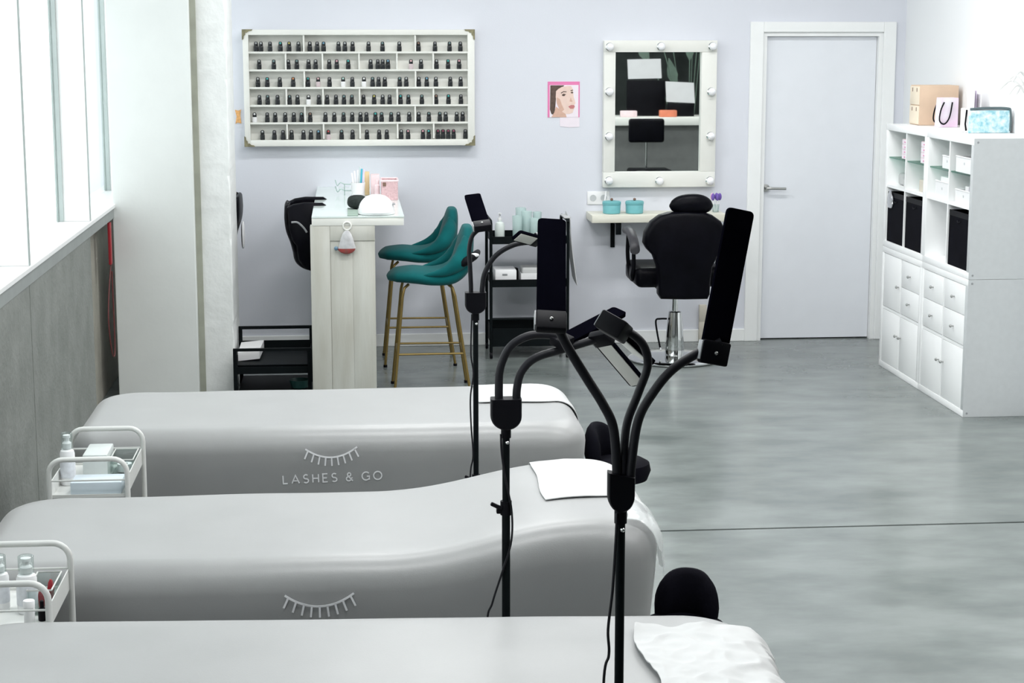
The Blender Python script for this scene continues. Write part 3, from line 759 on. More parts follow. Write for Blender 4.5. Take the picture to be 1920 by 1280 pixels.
# ------------------------------------------------------------------ nail polish rack
RY0, RY1 = 12.07, YB
def rx(zx): return -0.668 + ((430+zx/4.0)-457)*(1.502/432.0)
def rz(zy): return 2.107 - ((40+zy/4.0)-58)*(0.742/214.0)
rk = thing('polish_rack', 'white wall rack with six shelves and antique metal corners', 'rack', ((rx(100)+rx(1835))/2, RY1, rz(930)))
X0, X1, Z0, Z1 = rx(98), rx(1838), rz(935), rz(62)
IX0, IX1, IZ0, IZ1 = rx(140), rx(1785), rz(888), rz(102)
part('back_board', MB().box(IX0, IX1, YB-0.008, YB-0.001, IZ0, IZ1), M_WOODP, rk, False)
for a in ((X0, IX0, Z0, Z1), (IX1, X1, Z0, Z1), (IX0, IX1, Z0, IZ0), (IX0, IX1, IZ1, Z1)):
    part('frame_board', MB().box(a[0], a[1], RY0-0.006, YB-0.001, a[2], a[3], 0.002), M_WOODP, rk)
SH = [232, 365, 497, 630, 762]
for zy in SH:
    part('shelf_board', MB().box(IX0, IX1, RY0+0.002, YB-0.008, rz(zy)-0.006, rz(zy)+0.006), M_WOODP, rk, False)
DIV = [[552, 1390], [415, 690, 965, 1250, 1525], [552, 1390], [415, 690, 965, 1250, 1525], [552, 1385], [415, 690, 965, 1250, 1525]]
tops = [102] + SH; bots = SH + [888]
for r_ in range(6):
    for d in DIV[r_]:
        part('divider', MB().box(rx(d)-0.005, rx(d)+0.005, RY0+0.004, YB-0.008, rz(bots[r_])+0.006, rz(tops[r_])-(0.006 if r_ else 0)), M_WOODP, rk, False)
for sx, sz, cx_, cz_ in ((1, -1, X0-0.004, Z1+0.002), (-1, -1, X1+0.002, Z1+0.002), (1, 1, X0-0.004, Z0-0.002), (-1, 1, X1+0.002, Z0-0.002)):
    poly = [(0, 0), (0.070, 0), (0.062, 0.010), (0.045, 0.012), (0.034, 0.022), (0.022, 0.022), (0.022, 0.034), (0.012, 0.045), (0.010, 0.062), (0, 0.070)]
    part('corner_bracket', MB().prism([(cx_+sx*a, cz_+sz*b) for a, b in poly], RY0-0.011, RY0-0.006), M_BRASS, rk, False, label='antique metal corner')
ROWS = [[195, 232, 300, 377, 442, 512, 597, 652, 700, 812, 860, 918, 1038, 1143, 1270, 1415, 1540, 1650, 1732],
        [215, 325, 433, 497, 585, 638, 740, 797, 883, 1052, 1106, 1143, 1183, 1357, 1433, 1550, 1638, 1722],
        [203, 273, 367, 467, 578, 655, 740, 843, 912, 1000, 1065, 1110, 1158, 1270, 1320, 1415, 1475, 1545, 1655, 1733],
        [212, 273, 347, 438, 497, 580, 658, 720, 787, 847, 907, 995, 1075, 1140, 1192, 1275, 1335, 1437, 1545, 1640, 1735],
        [172, 267, 327, 402, 467, 525, 590, 705, 772, 842, 907, 970, 1015, 1083, 1130, 1203, 1258, 1340, 1412, 1490, 1573, 1618, 1702, 1748],
        [228, 318, 383, 447, 537, 593, 650, 725, 825, 908, 1017, 1110, 1168, 1278, 1330, 1443, 1487, 1558, 1597, 1637, 1678, 1768]]
TINT = {(0, 4): 'olive', (0, 3): 'teal', (0, 8): 'blue', (0, 15): 'brown', (1, 7): 'pink', (1, 8): 'teal', (1, 12): 'blue', (1, 13): 'rose', (1, 16): 'teal', (1, 17): 'pink',
        (2, 1): 'teal', (2, 3): 'orange', (2, 5): 'rose', (2, 7): 'mint', (2, 9): 'white', (2, 16): 'blue', (2, 4): 'teal', (3, 5): 'white', (3, 12): 'olive', (3, 19): 'teal', (3, 15): 'teal', (3, 18): 'brown',
        (4, 0): 'white', (4, 6): 'brown', (4, 13): 'teal', (5, 7): 'red', (5, 6): 'blue', (5, 14): 'pink', (5, 15): 'pink', (5, 16): 'teal', (5, 17): 'wine', (5, 18): 'wine', (5, 19): 'wine', (5, 20): 'wine'}
TC = {'olive': (0.42, 0.38, 0.10), 'teal': (0.05, 0.38, 0.36), 'blue': (0.15, 0.32, 0.45), 'brown': (0.25, 0.15, 0.11), 'pink': (0.62, 0.33, 0.38), 'rose': (0.70, 0.45, 0.47),
      'orange': (0.60, 0.24, 0.10), 'mint': (0.45, 0.66, 0.60), 'white': (0.72, 0.72, 0.72), 'red': (0.48, 0.07, 0.07), 'wine': (0.25, 0.05, 0.10), 'dark': (0.13, 0.14, 0.15)}
LIGHTBODY = ('white', 'rose', 'mint', 'red')
ORD = ['first', 'second', 'third', 'fourth', 'fifth', 'sixth', 'seventh', 'eighth', 'ninth', 'tenth', 'eleventh', 'twelfth', 'thirteenth', 'fourteenth', 'fifteenth', 'sixteenth', 'seventeenth', 'eighteenth', 'nineteenth', 'twentieth', 'twenty-first', 'twenty-second', 'twenty-third', 'twenty-fourth']
SHN = ['top', 'second', 'third', 'fourth', 'fifth', 'bottom']
M_BDARK = mat('dark_polish_glass', (0.022, 0.024, 0.027), 0.25, var=0.2)
M_BPALE = mat('pale_polish_glass', (0.62, 0.52, 0.54), 0.25, var=0.05)
def bottle_mesh(): 
    b = MB(); w2, d2 = 0.0155, 0.013
    secs = []
    for (k, z) in ((0.85, 0.0), (1.0, 0.003), (1.0, 0.030), (0.95, 0.034)):
        ring = []
        for i in range(12):
            a = 2*PI*i/12; cx_ = math.copysign(abs(math.cos(a))**0.5, math.cos(a)); cy_ = math.copysign(abs(math.sin(a))**0.5, math.sin(a))
            ring.append((w2*k*cx_, d2*k*cy_, z))
        secs.append(ring)
    return b.loft(secs)
def cap_mesh():
    return MB().lathe([(0.0125, 0.0345), (0.0135, 0.036), (0.0125, 0.054), (0.0105, 0.061), (0.005, 0.064)], (0, 0, 0), 12)
def swatch_mesh():
    return MB().sphere((0, -0.0095, 0.053), 0.0072, 10, 6, (1, 0.6, 1.05))
me_cache = {}
def mesh_only(key, mb, m):
    k_ = (key, m.name)
    if k_ not in me_cache:
        me = bpy.data.meshes.new(key); me.from_pydata(mb.v, [], mb.f); me.shade_smooth(); me.set_sharp_from_angle(angle=math.radians(40)); me.materials.append(m); me_cache[k_] = me
    return me_cache[k_]
for r_, row in enumerate(ROWS):
    for i, zx in enumerate(row):
        tn = TINT.get((r_, i), 'dark')
        bodym = M_BPALE if tn in ('rose', 'red') else (M_WHITEP if tn in ('white', 'mint') else M_BDARK)
        b = bpy.data.objects.new('nail_polish_bottle', mesh_only('nail_polish_bottle', bottle_mesh(), bodym)); COL.objects.link(b)
        zz = (rz(bots[r_])+0.0062) if r_ < 5 else IZ0+0.0002
        b.location = (rx(zx), RY0+0.030+0.006*math.sin(zx), zz)
        adj = 'dark' if tn == 'dark' else tn + '-tipped'
        tag(b, '%s nail polish bottle, %s from left on the %s shelf of the wall rack' % (adj, ORD[i], SHN[r_]), 'nail polish', 'nail polish bottles on the wall rack')
        c = bpy.data.objects.new('cap', mesh_only('cap', cap_mesh(), M_BDARK)); COL.objects.link(c); c.parent = b
        rnd = random.random()
        col = TC[tn] if tn != 'dark' else ((0.42, 0.44, 0.44) if rnd < 0.45 else ((0.22, 0.22, 0.23) if rnd < 0.75 else (0.16, 0.25, 0.25)))
        mname = 'swatch_' + (tn if tn != 'dark' else 'grey%d' % int(col[0]*100))
        sw = bpy.data.objects.new('colour_swatch', mesh_only('colour_swatch', swatch_mesh(), mat(mname, col, 0.2))); COL.objects.link(sw); sw.parent = c

tag(part('wall_tag', MB().prism([(-0.742, 1.595), (-0.720, 1.590), (-0.703, 1.597), (-0.708, 1.555), (-0.702, 1.505), (-0.725, 1.512), (-0.741, 1.503), (-0.732, 1.55)], YB-0.004, YB-0.0005), M_ORANGE, None, False), 'small orange paper tag on the wall left of the polish rack', 'tag')

# ------------------------------------------------------------------ poster
pt = thing('beauty_poster', 'pink-edged beauty poster with a face on the back wall', 'poster', (1.438, YB, 1.466))
def pu(zx): return 1.330 + (zx-95)/(308-95)*0.215
def pv(zy): return 1.774 - (zy-338)/(570-338)*0.237
def flat(nm, poly, lvl, m, par): return part(nm, MB().prism([(pu(a), pv(b)) for a, b in poly], YB-0.0030-0.0006*lvl, YB-0.0008), m, par, False)
sheet = flat('sheet', [(95, 338), (308, 338), (308, 570), (95, 570)], 0, M_HOT, pt)
flat('picture_area', [(108, 360), (300, 360), (300, 570), (108, 570)], 1, M_PAPERP, sheet)
flat('loose_corner', [(175, 571), (308, 571), (308, 632), (240, 636), (178, 628)], 0, M_PAPERP, pt)
flat('hair_print', [(112, 362), (205, 362), (188, 385), (165, 410), (150, 445), (146, 500), (140, 555), (120, 548), (110, 520)], 2, M_HAIR, sheet)
flat('face_print', [(150, 400), (166, 385), (190, 372), (225, 366), (250, 366), (262, 385), (264, 410), (268, 440), (276, 462), (280, 480), (272, 490), (276, 505), (268, 520), (262, 540), (240, 548), (215, 548), (195, 536), (172, 515), (156, 480), (148, 440)], 3, M_SKIN2, sheet)
flat('neck_print', [(150, 500), (172, 515), (195, 536), (215, 548), (222, 569), (120, 569), (138, 540)], 3, M_SKIN, sheet)
flat('cheek_print', [(156, 440), (175, 450), (190, 490), (205, 520), (190, 532), (170, 512), (156, 480)], 4, M_SKIN, sheet)
flat('eyebrow_print', [(182, 410), (200, 400), (220, 402), (220, 407), (200, 406), (184, 416)], 4, M_HAIR, sheet)
flat('eyebrow_print', [(246, 394), (262, 390), (264, 396), (248, 400)], 4, M_HAIR, sheet)
flat('eye_print', [(188, 424), (200, 416), (216, 420), (206, 432), (194, 432)], 4, M_HAIR, sheet)
flat('eye_print', [(246, 410), (258, 402), (266, 410), (258, 416)], 4, M_HAIR, sheet)
flat('nose_print', [(248, 440), (256, 460), (262, 466), (252, 470), (240, 466)], 4, M_SKIN, sheet)
flat('lip_print', [(232, 500), (250, 490), (270, 490), (276, 500), (266, 514), (246, 514)], 4, M_LIP, sheet)

# ------------------------------------------------------------------ vanity mirror
mr = thing('vanity_mirror', 'white wooden vanity mirror with ten round bulbs', 'mirror', (2.08, YB, 1.07))
FX0, FX1, FZ0, FZ1 = 1.700, 2.461, 1.070, 2.045
GX0, GX1, GZ0, GZ1 = 1.777, 2.358, 1.173, 1.968
for a in ((FX0, FX1, GZ1, FZ1), (FX0, FX1, FZ0, GZ0), (FX0, GX0, GZ0, GZ1), (GX1, FX1, GZ0, GZ1)):
    part('frame_board', MB().box(a[0], a[1], 12.085, YB-0.001, a[2], a[3], 0.003), M_WOODP, mr)
part('mirror_glass', MB().box(GX0-0.002, GX1+0.002, 12.120, 12.126, GZ0-0.002, GZ1+0.002), M_MIRROR, mr, False)
BUL = [(1.735, 2.003), (2.079, 2.006), (2.426, 2.006), (1.735, 1.709), (2.424, 1.707), (1.736, 1.412), (2.424, 1.412), (1.737, 1.117), (2.080, 1.112), (2.424, 1.112)]
for (bx, bz) in BUL:
    sk = part('bulb_socket', MB().lathe([(0.028, -0.001), (0.028, -0.010), (0.022, -0.016)], (bx, 12.085, bz), 20, 'y'), M_CHROME, mr)
    part('bulb', MB().sphere((bx, 12.052, bz), 0.026, 18, 12), M_BULB, sk)

# ------------------------------------------------------------------ sockets, wall shelf and pots
ol = thing('wall_socket', 'double white wall socket left of the turquoise pots', 'socket', (1.652, YB, 0.951))
part('plate', MB().box(1.600, 1.752, YB-0.010, YB-0.001, 0.952, 1.040, 0.003), M_WHITEP, ol)
for cx_ in (1.640, 1.712):
    part('socket_well', MB().lathe([(0.022, -0.0005), (0.022, -0.003), (0.014, -0.003), (0.014, -0.001)], (cx_, YB-0.010, 0.996), 18, 'y'), M_GREYB, ol)
ws = thing('wall_shelf', 'pale wooden wall shelf under the vanity mirror', 'shelf', (2.05, YB, 0.85))
part('board', MB().box(1.595, 2.500, 11.85, YB-0.001, 0.856, 0.906, 0.002), M_WOODS, ws)
for cx_ in (1.775, 2.33):
    part('bracket', MB().box(cx_-0.014, cx_+0.014, 11.88, YB-0.002, 0.838, 0.855, 0.002).box(cx_-0.018, cx_+0.018, 11.865, 11.88, 0.775, 0.855, 0.002).box(cx_-0.014, cx_+0.014, YB-0.02, YB-0.001, 0.66, 0.838, 0.002), M_BLKM, ws)
for lb, cx_ in (('turquoise lidded pot nearer the wall socket', 1.742), ('turquoise lidded pot nearer the salon chair', 1.896)):
    t = thing('lidded_pot', lb, 'pot', (cx_, 11.97, 0.906), 'turquoise pots on the wall shelf')
    part('body', MB().lathe([(0.052, 0.9065), (0.058, 0.910), (0.060, 0.965), (0.058, 0.968)], (cx_, 11.97, 0), 28), M_TURQ, t)
    l = part('lid', MB().lathe([(0.0625, 0.9685), (0.0625, 0.984), (0.056, 0.990), (0.01, 0.992)], (cx_, 11.97, 0), 28), M_TURQ, t)
    part('knob', MB().sphere((cx_, 11.97, 1.000), 0.010, 12, 8), M_TANB, l)
tag(part('white_spatula', MB().tube([(1.700, 12.06, 0.908), (1.722, 12.10, 1.045)], 0.005, 8), M_WHITEP, None), 'thin white stick leaning behind the turquoise pot', 'stick')
bt = thing('brush_cup', 'clear cup of purple makeup brushes on the wall shelf', 'cup', (2.452, 12.0, 0.906))
part('cup', MB().lathe([(0.022, 0.907), (0.026, 0.96), (0.0245, 0.96), (0.021, 0.910)], (2.452, 12.0, 0), 18), M_CLEAR, bt)
for i in range(5):
    a = i*1.26; dx, dy = 0.018*math.cos(a), 0.014*math.sin(a)
    b = part('brush', MB().tube([(2.452+dx*0.4, 12.0+dy*0.4, 0.911), (2.452+dx*1.3, 12.0+dy*1.3, 0.985)], 0.003, 6), M_WHITEP, bt)
    part('bristles', MB().sphere((2.452+dx*1.5, 12.0+dy*1.5, 1.010), 0.013, 10, 8, (1, 1, 1.9)), M_PURPLE if i != 2 else M_PINK, b)

# ------------------------------------------------------------------ salon chair
CX, CY = 2.09, 11.47
ch = thing('salon_chair', 'black salon chair on round chrome base facing the mirror', 'chair', (CX, CY, 0))
bp_ = [(1.983, 0.992), (1.925, 0.975), (1.870, 0.935), (1.832, 0.870), (1.824, 0.803), (1.845, 0.765), (1.885, 0.725), (1.913, 0.651), (1.921, 0.560), (1.923, 0.475), (1.943, 0.445),
       (2.090, 0.440), (2.236, 0.441), (2.250, 0.470), (2.252, 0.560), (2.262, 0.647), (2.295, 0.720), (2.334, 0.762), (2.353, 0.803), (2.348, 0.870), (2.312, 0.935), (2.255, 0.975), (2.200, 0.992), (2.090, 0.998)]
cxm, czm = 2.088, 0.72
secs = []
for yy, k_ in ((11.105, 0.90), (11.110, 0.95), (11.122, 0.985), (11.15, 1.0), (11.20, 1.0), (11.225, 0.98), (11.235, 0.90)):
    secs.append([(cxm+(a-cxm)*k_, yy + 0.10*max(0, 0.75-b)*0.4, czm+(b-czm)*k_) for a, b in bp_])
part('backrest', MB().loft(secs), M_LEATH, ch, True, 50)
secs = []
for i in range(21):   # headrest: curved pad
    u = -1+2*i/20.0
    half = math.sqrt(max(0.0, 1-abs(u)**2.6))
    xx = 2.128 + 0.138*u
    zc = 1.030 + 0.012*(1-u*u); ring = []
    for k_ in range(16):
        b = 2*PI*k_/16
        ring.append((xx, 11.175 + 0.045*math.cos(b)*max(0.12, half) - 0.02*(1-u*u), zc + (0.064*math.sin(b))*max(0.10, half)))
    secs.append(ring)
part('headrest', MB().loft(secs), M_LEATH, ch, True, 60)
part('headrest_post', MB().box(2.085, 2.115, 11.15, 11.165, 0.96, 1.0), M_STEEL, ch)
part('seat', MB().box(1.80, 2.37, 11.26, 11.74, 0.50, 0.63, 0.04, 4), M_LEATH, ch)
part('seat_plate', MB().box(1.95, 2.23, 11.33, 11.62, 0.478, 0.499, 0.003), M_BLKM, ch)
for s_, nm in ((-1, 'l'), (1, 'r')):
    xa = CX + s_*0.30
    part('armrest_pad', MB().loft([[(xa + 0.032*math.cos(2*PI*k_/12), yy + 0.0, zz + 0.026*math.sin(2*PI*k_/12)) for k_ in range(12)] for yy, zz in ((11.26, 0.742), (11.27, 0.760), (11.33, 0.800), (11.42, 0.832), (11.56, 0.842), (11.60, 0.835))]), mat('dark_grey_arm_pad', (0.035, 0.034, 0.04), 0.45, var=0.1), ch)
    part('armrest_frame', MB().tube(crom([(xa, 11.32, 0.765), (xa - s_*0.004, 11.33, 0.64), (xa-s_*0.0, 11.35, 0.575), (xa-s_*0.012, 11.42, 0.535), (xa-s_*0.02, 11.58, 0.545), (xa, 11.56, 0.68), (xa, 11.54, 0.815)], 6), 0.013, 10), M_BLK, ch)
part('gas_lift', MB().tube([(CX, CY, 0.30), (CX, CY, 0.477)], 0.020, 18), M_CHROME, ch)
part('hydraulic_pump', MB().lathe([(0.060, 0.030), (0.064, 0.06), (0.058, 0.16), (0.050, 0.25), (0.043, 0.315), (0.036, 0.320)], (CX, CY, 0), 32), M_CHROME, ch)
part('base_plate', MB().lathe([(0.285, 0.0005), (0.300, 0.006), (0.302, 0.014), (0.292, 0.022), (0.24, 0.026), (0.07, 0.032), (0.01, 0.033)], (CX, CY, 0), 64), M_CHROME, ch)
part('foot_lever', MB().tube(crom([(CX-0.055, CY, 0.27), (CX-0.10, CY-0.02, 0.273), (CX-0.128, CY-0.02, 0.262), (CX-0.118, CY-0.02, 0.18), (CX-0.098, CY-0.02, 0.085)], 5), 0.006, 8), M_BLK, ch)
part('lever_pivot', MB().sphere((CX-0.094, CY-0.02, 0.078), 0.010, 10, 8), M_CHROME, ch)
tag(part('wall_box', MB().box(2.375, 2.425, YB-0.05, YB-0.016, 0.0005, 0.145, 0.003).box(2.375, 2.425, YB-0.05, YB-0.016, 0.145, 0.26, 0.003), M_BEIGE, None), 'small beige carton standing at the wall behind the salon chair', 'carton')

# ------------------------------------------------------------------ shelving units
CF, CB = 3.36, 3.752
YN, YM, YE = 9.557, 10.364, 11.171
ZH = 0.7675
def unit(label, y0, y1, z0, z1, lower):
    t = thing('cube_shelf_unit', label, 'shelf unit', ((CF+CB)/2, (y0+y1)/2, z0), 'white cube shelf units')
    th = 0.038; ti = 0.016
    y0 += 0.0005; y1 -= 0.0005
    part('top_panel', MB().box(CF, CB, y0, y1, z1-th, z1-0.0005, 0.0015), M_WHITE, t)
    part('bottom_panel', MB().box(CF, CB, y0, y1, z0+0.0005, z0+th, 0.0015), M_WHITE, t)
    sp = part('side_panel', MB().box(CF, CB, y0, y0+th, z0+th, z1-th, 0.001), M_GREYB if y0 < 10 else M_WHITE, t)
    part('side_panel', MB().box(CF, CB, y1-th, y1, z0+th, z1-th, 0.001), M_WHITE, t)
    ym = (y0+y1)/2; zm = (z0+z1)/2
    part('divider', MB().box(CF+0.004, CB, ym-ti/2, ym+ti/2, z0+th, z1-th), M_WHITE, t, False)
    part('shelf', MB().box(CF+0.004, CB, y0+th, ym-ti/2, zm-ti/2, zm+ti/2), M_WHITE, t, False)
    part('shelf', MB().box(CF+0.004, CB, ym+ti/2, y1-th, zm-ti/2, zm+ti/2), M_WHITE, t, False)
    if y0 < 10:
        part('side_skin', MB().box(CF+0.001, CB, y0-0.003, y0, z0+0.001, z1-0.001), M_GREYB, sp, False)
        for (xx, zz) in ((CF+0.022, z1-0.022), (CF+0.022, z0+0.022), (CB-0.022, z1-0.022), (CB-0.022, z0+0.022)):
            part('screw_cap', MB().lathe([(0.006, 0.001), (0.006, -0.0045), (0.003, -0.005)], (xx, y0, zz), 12, 'y'), M_GREY, t)
    cells = {'nt': (y0+th, ym-ti/2, zm+ti/2, z1-th), 'ft': (ym+ti/2, y1-th, zm+ti/2, z1-th), 'nb': (y0+th, ym-ti/2, z0+th, zm-ti/2), 'fb': (ym+ti/2, y1-th, z0+th, zm-ti/2)}
    def knob(par, yy, zz):
        part('knob', MB().lathe([(0.004, 0.0), (0.004, -0.010), (0.009, -0.014), (0.009, -0.020), (0.006, -0.023)], (CF+0.002, yy, zz), 12, 'x'), M_STEEL, par)
    g = 0.003
    if lower:
        for key, c in cells.items():
            a, b, e_, f_ = c
            if key.endswith('b') or (key == 'ft' and y0 > 10):
                d = part('door', MB().box(CF+0.002, CF+0.018, a+g, b-g, e_+g, f_-g, 0.0015), M_WHITE, t)
                if key == 'fb': knob(d, a+0.03, f_-0.13)
                elif key == 'nb': knob(d, b-0.03, f_-0.13)
                else: knob(d, a+0.03, e_+0.16)
                part('insert_back', MB().box(CF+0.30, CF+0.305, a+g, b-g, e_+g, f_-g), M_WHITE, d, False)
            else:
                mid = (e_+f_)/2
                for (q0, q1) in ((e_+g, mid-g/2), (mid+g/2, f_-g)):
                    d = part('drawer', MB().box(CF+0.002, CF+0.018, a+g, b-g, q0, q1, 0.0015).box(CF+0.018, CF+0.32, a+0.008, b-0.008, q0+0.01, q1-0.02), M_WHITE, t)
                    knob(d, (a+b)/2, (q0+q1)/2)
    else:
        for key in ('nt', 'ft'):
            a, b, e_, f_ = cells[key]
            part('glass_shelf', MB().box(CF+0.012, CB-0.01, a+0.001, b-0.001, (e_+f_)/2-0.004, (e_+f_)/2+0.004), M_SHELFG, t, False)
    return cells
unit('white cube unit of drawers and doors on the floor, nearer the camera', YN, YM, 0.0, ZH, True)
unit('white cube unit of drawers and doors on the floor, nearer the door', YM, YE, 0.0, ZH, True)
CN = unit('open white cube shelf with one black bin, stacked nearer the camera', YN, YM, ZH, 2*ZH, False)
CFa = unit('open white cube shelf with two black bins, stacked nearer the door', YM, YE, ZH, 2*ZH, False)

def bin_black(label, c):
    a, b, e_, f_ = c
    t = thing('fabric_bin', label, 'bin', (CF+0.19, (a+b)/2, e_), 'black fabric bins in the shelf')
    x0, x1, y0, y1, h0, h1 = CF+0.010, CF+0.34, a+0.012, b-0.012, e_+0.0005, f_-0.028
    w_ = 0.005
    mb = MB().box(x0, x1, y0, y1, h0, h0+w_).box(x0, x0+w_, y0, y1, h0+w_, h1).box(x1-w_, x1, y0, y1, h0+w_, h1).box(x0+w_, x1-w_, y0, y0+w_, h0+w_, h1).box(x0+w_, x1-w_, y1-w_, y1, h0+w_, h1)
    part('body', mb, M_BLKF, t, False)
    part('top_hem', MB().box(x0-0.001, x0+w_+0.001, y0-0.0005, y1+0.0005, h1-0.03, h1+0.001), M_BLK, t, False)
    part('pull_loop', MB().tube([(x0-0.001, (y0+y1)/2-0.03, h1-0.05), (x0-0.006, (y0+y1)/2, h1-0.06), (x0-0.001, (y0+y1)/2+0.03, h1-0.05)], 0.003, 6), M_BLK, t)
    return h1
bin_black('black fabric bin in the shelf column nearest the door, foil bag inside', CFa['fb'])
bin_black('black fabric bin in the second shelf column from the door', CFa['nb'])
bin_black('black fabric bin in the shelf column nearest the camera', CN['nb'])
a, b, e_, f_ = CFa['fb']
secs = []
for i in range(9):
    u = i/8.0; ring = []
    for k_ in range(12):
        an = 2*PI*k_/12
        rr = 0.05*(1+0.35*noise.noise(Vector((k_*0.9, u*4, 3))))*(0.35+0.65*math.sin(PI*min(1, u+0.12)))
        ring.append((CF+0.004+rr*0.16*math.cos(an), b-0.075+rr*1.3*math.sin(an), f_-0.125+0.115*u))
    secs.append(ring)
tag(part('foil_bag', MB().loft(secs), M_SILVER, None, True, 30), 'crumpled silver foil bag poking out of a black shelf bin', 'bag')
# small things in the open cells
def zmid(c): return (c[2]+c[3])/2+0.0045
def drawer_box(label, c, col, y0, y1, x0, x1, z0, n, hh, grp=None):
    t = thing('mini_drawer_box', label, 'box', ((x0+x1)/2, (y0+y1)/2, z0), grp)
    part('case', MB().box(x0+0.003, x1, y0, y1, z0+0.0005, z0+hh*n+0.002, 0.002), col, t)
    for i in range(n):
        d = part('drawer', MB().box(x0, x0+0.0028, y0+0.004, y1-0.004, z0+0.003+i*hh, z0+(i+1)*hh-0.001), M_PAPERP, t, False)
        part('drawer_pull', MB().box(x0-0.004, x0, (y0+y1)/2-0.008, (y0+y1)/2+0.008, z0+(i+0.45)*hh, z0+(i+0.6)*hh), M_HOT, d, False)
    return t
c = CFa['ft']; drawer_box('pale pink drawer box on the glass shelf nearest the door', c, M_PINKP, c[0]+0.010, c[0]+0.135, CF+0.022, CF+0.22, zmid(c), 4, 0.030, 'pink drawer boxes')
c = CFa['nt']; drawer_box('pale pink drawer box on the second glass shelf from the door', c, M_PINKP, c[0]+0.010, c[0]+0.135, CF+0.022, CF+0.22, zmid(c), 4, 0.032, 'pink drawer boxes')
tag(part('black_bottle', MB().lathe([(0.014, zmid(c)+0.130+0.0006), (0.014, zmid(c)+0.145), (0.006, zmid(c)+0.148), (0.006, zmid(c)+0.156)], (CF+0.06, c[0]+0.07, 0), 12), M_TANB, None), 'tiny dark bottle on top of a pink drawer box', 'bottle')
c = CFa['nt']; tag(part('beige_carton', MB().box(CF+0.04, CF+0.24, c[0]+0.02, c[0]+0.20, c[2]+0.0005, c[2]+0.070, 0.003), M_BEIGE, None), 'low beige carton under the second glass shelf from the door', 'carton')
c = CFa['ft']
tag(part('white_pouch', MB().box(CF+0.05, CF+0.20, c[0]+0.02, c[0]+0.20, c[2]+0.0005, c[2]+0.05, 0.018, 3), M_CLOTH, None), 'white pouch under the glass shelf nearest the door, larger one', 'pouch')
tag(part('white_pouch', MB().box(CF+0.06, CF+0.16, c[0]+0.22, c[0]+0.32, c[2]+0.0005, c[2]+0.075, 0.018, 3), M_CLOTH, None), 'white pouch under the glass shelf nearest the door, smaller one', 'pouch')
def white_bin(label, y0, y1, x0, x1, z0, hh):
    t = thing('white_storage_bin', label, 'bin', ((x0+x1)/2, (y0+y1)/2, z0), 'white plastic bins in the shelf')
    w_ = 0.003; z0 += 0.0005
    mb = MB().box(x0, x1, y0, y1, z0, z0+w_).box(x0, x0+w_, y0, y1, z0+w_, z0+hh).box(x1-w_, x1, y0, y1, z0+w_, z0+hh).box(x0+w_, x1-w_, y0, y0+w_, z0+w_, z0+hh).box(x0+w_, x1-w_, y1-w_, y1, z0+w_, z0+hh)
    part('body', mb, M_WHITEP, t, False)
    part('rim', MB().tube([(x0, y0, z0+hh), (x1, y0, z0+hh), (x1, y1, z0+hh), (x0, y1, z0+hh)], 0.004, 6, closed=True), M_WHITEP, t)
    part('finger_hole', MB().lathe([(0.008, 0.0), (0.008, -0.001), (0.001, -0.001)], (x0, (y0+y1)/2, z0+hh*0.6), 12, 'x'), M_GREYB, t)
    return z0+w_
c = CN['ft']
zb = white_bin('white bin full of tubes on the third glass shelf from the door', c[0]+0.03, c[0]+0.19, CF+0.03, CF+0.26, zmid(c), 0.07)
for i in range(6):
    yy = c[0]+0.055+0.022*i; xx = CF+0.08+0.03*(i % 3)
    t = thing('cream_tube', '%s white tube from the camera side in the shelf bin' % ORD[i], 'tube', (xx, yy, zb), 'tubes in the white bin')
    hh = 0.115 - 0.006*(i % 4)
    part('body', MB().loft([[(xx+0.010*k1*math.cos(2*PI*j/10), yy+0.010*k2*math.sin(2*PI*j/10), zb+0.018+z_) for j in range(10)] for z_, k1, k2 in ((0, 0.8, 0.8), (0.01, 1, 1), (hh*0.6, 0.7, 1.0), (hh-0.018, 0.12, 1.05))]), M_WHITEP if i != 0 else M_GREY, t)
    part('cap', MB().lathe([(0.009, zb+0.0005), (0.009, zb+0.0178)], (xx, yy, 0), 10), M_WHITEP, t)
zb = white_bin('white bin under the third glass shelf from the door', c[0]+0.03, c[0]+0.27, CF+0.02, CF+0.26, c[2], 0.095)
tag(part('folded_cards', MB().box(CF+0.04, CF+0.22, c[0]+0.05, c[0]+0.24, zb+0.0005, zb+0.118, 0.003), M_PAPER, None), 'stack of folded white cards in the lower shelf bin', 'cards')
c = CN['nt']
zb = white_bin('white bin on the glass shelf nearest the camera', c[0]+0.02, c[0]+0.30, CF+0.02, CF+0.27, zmid(c), 0.085)
tag(part('tissue_pack', MB().box(CF+0.07, CF+0.20, c[0]+0.04, c[0]+0.16, zb+0.0005, zb+0.105, 0.006), M_PAPER, None), 'white tissue pack in the bin nearest the camera', 'tissues')
zb = white_bin('white bin under the glass shelf nearest the camera', c[0]+0.02, c[0]+0.29, CF+0.02, CF+0.27, c[2], 0.075)
for i in range(3):
    tag(part('lotion_box', MB().box(CF+0.06, CF+0.12, c[0]+0.05+0.07*i, c[0]+0.105+0.07*i, zb+0.0005, zb+0.115-0.012*i, 0.002), (M_PAPER, M_LILAC, M_PAPER)[i], None), ('tallest white carton in the bin under the nearest glass shelf', 'lilac carton in the bin under the nearest glass shelf', 'shortest white carton in the bin under the nearest glass shelf')[i], 'carton')
c = CN['fb']
tag(part('frosted_bottle', MB().lathe([(0.028, c[2]+0.0005), (0.030, c[2]+0.01), (0.030, c[2]+0.09), (0.012, c[2]+0.11), (0.012, c[2]+0.13)], (CF+0.12, c[0]+0.17, 0), 18), mat('frosted_white', (0.74, 0.75, 0.80), 0.4, var=0.03), None), 'frosted white bottle alone in the open lower shelf cell', 'bottle')

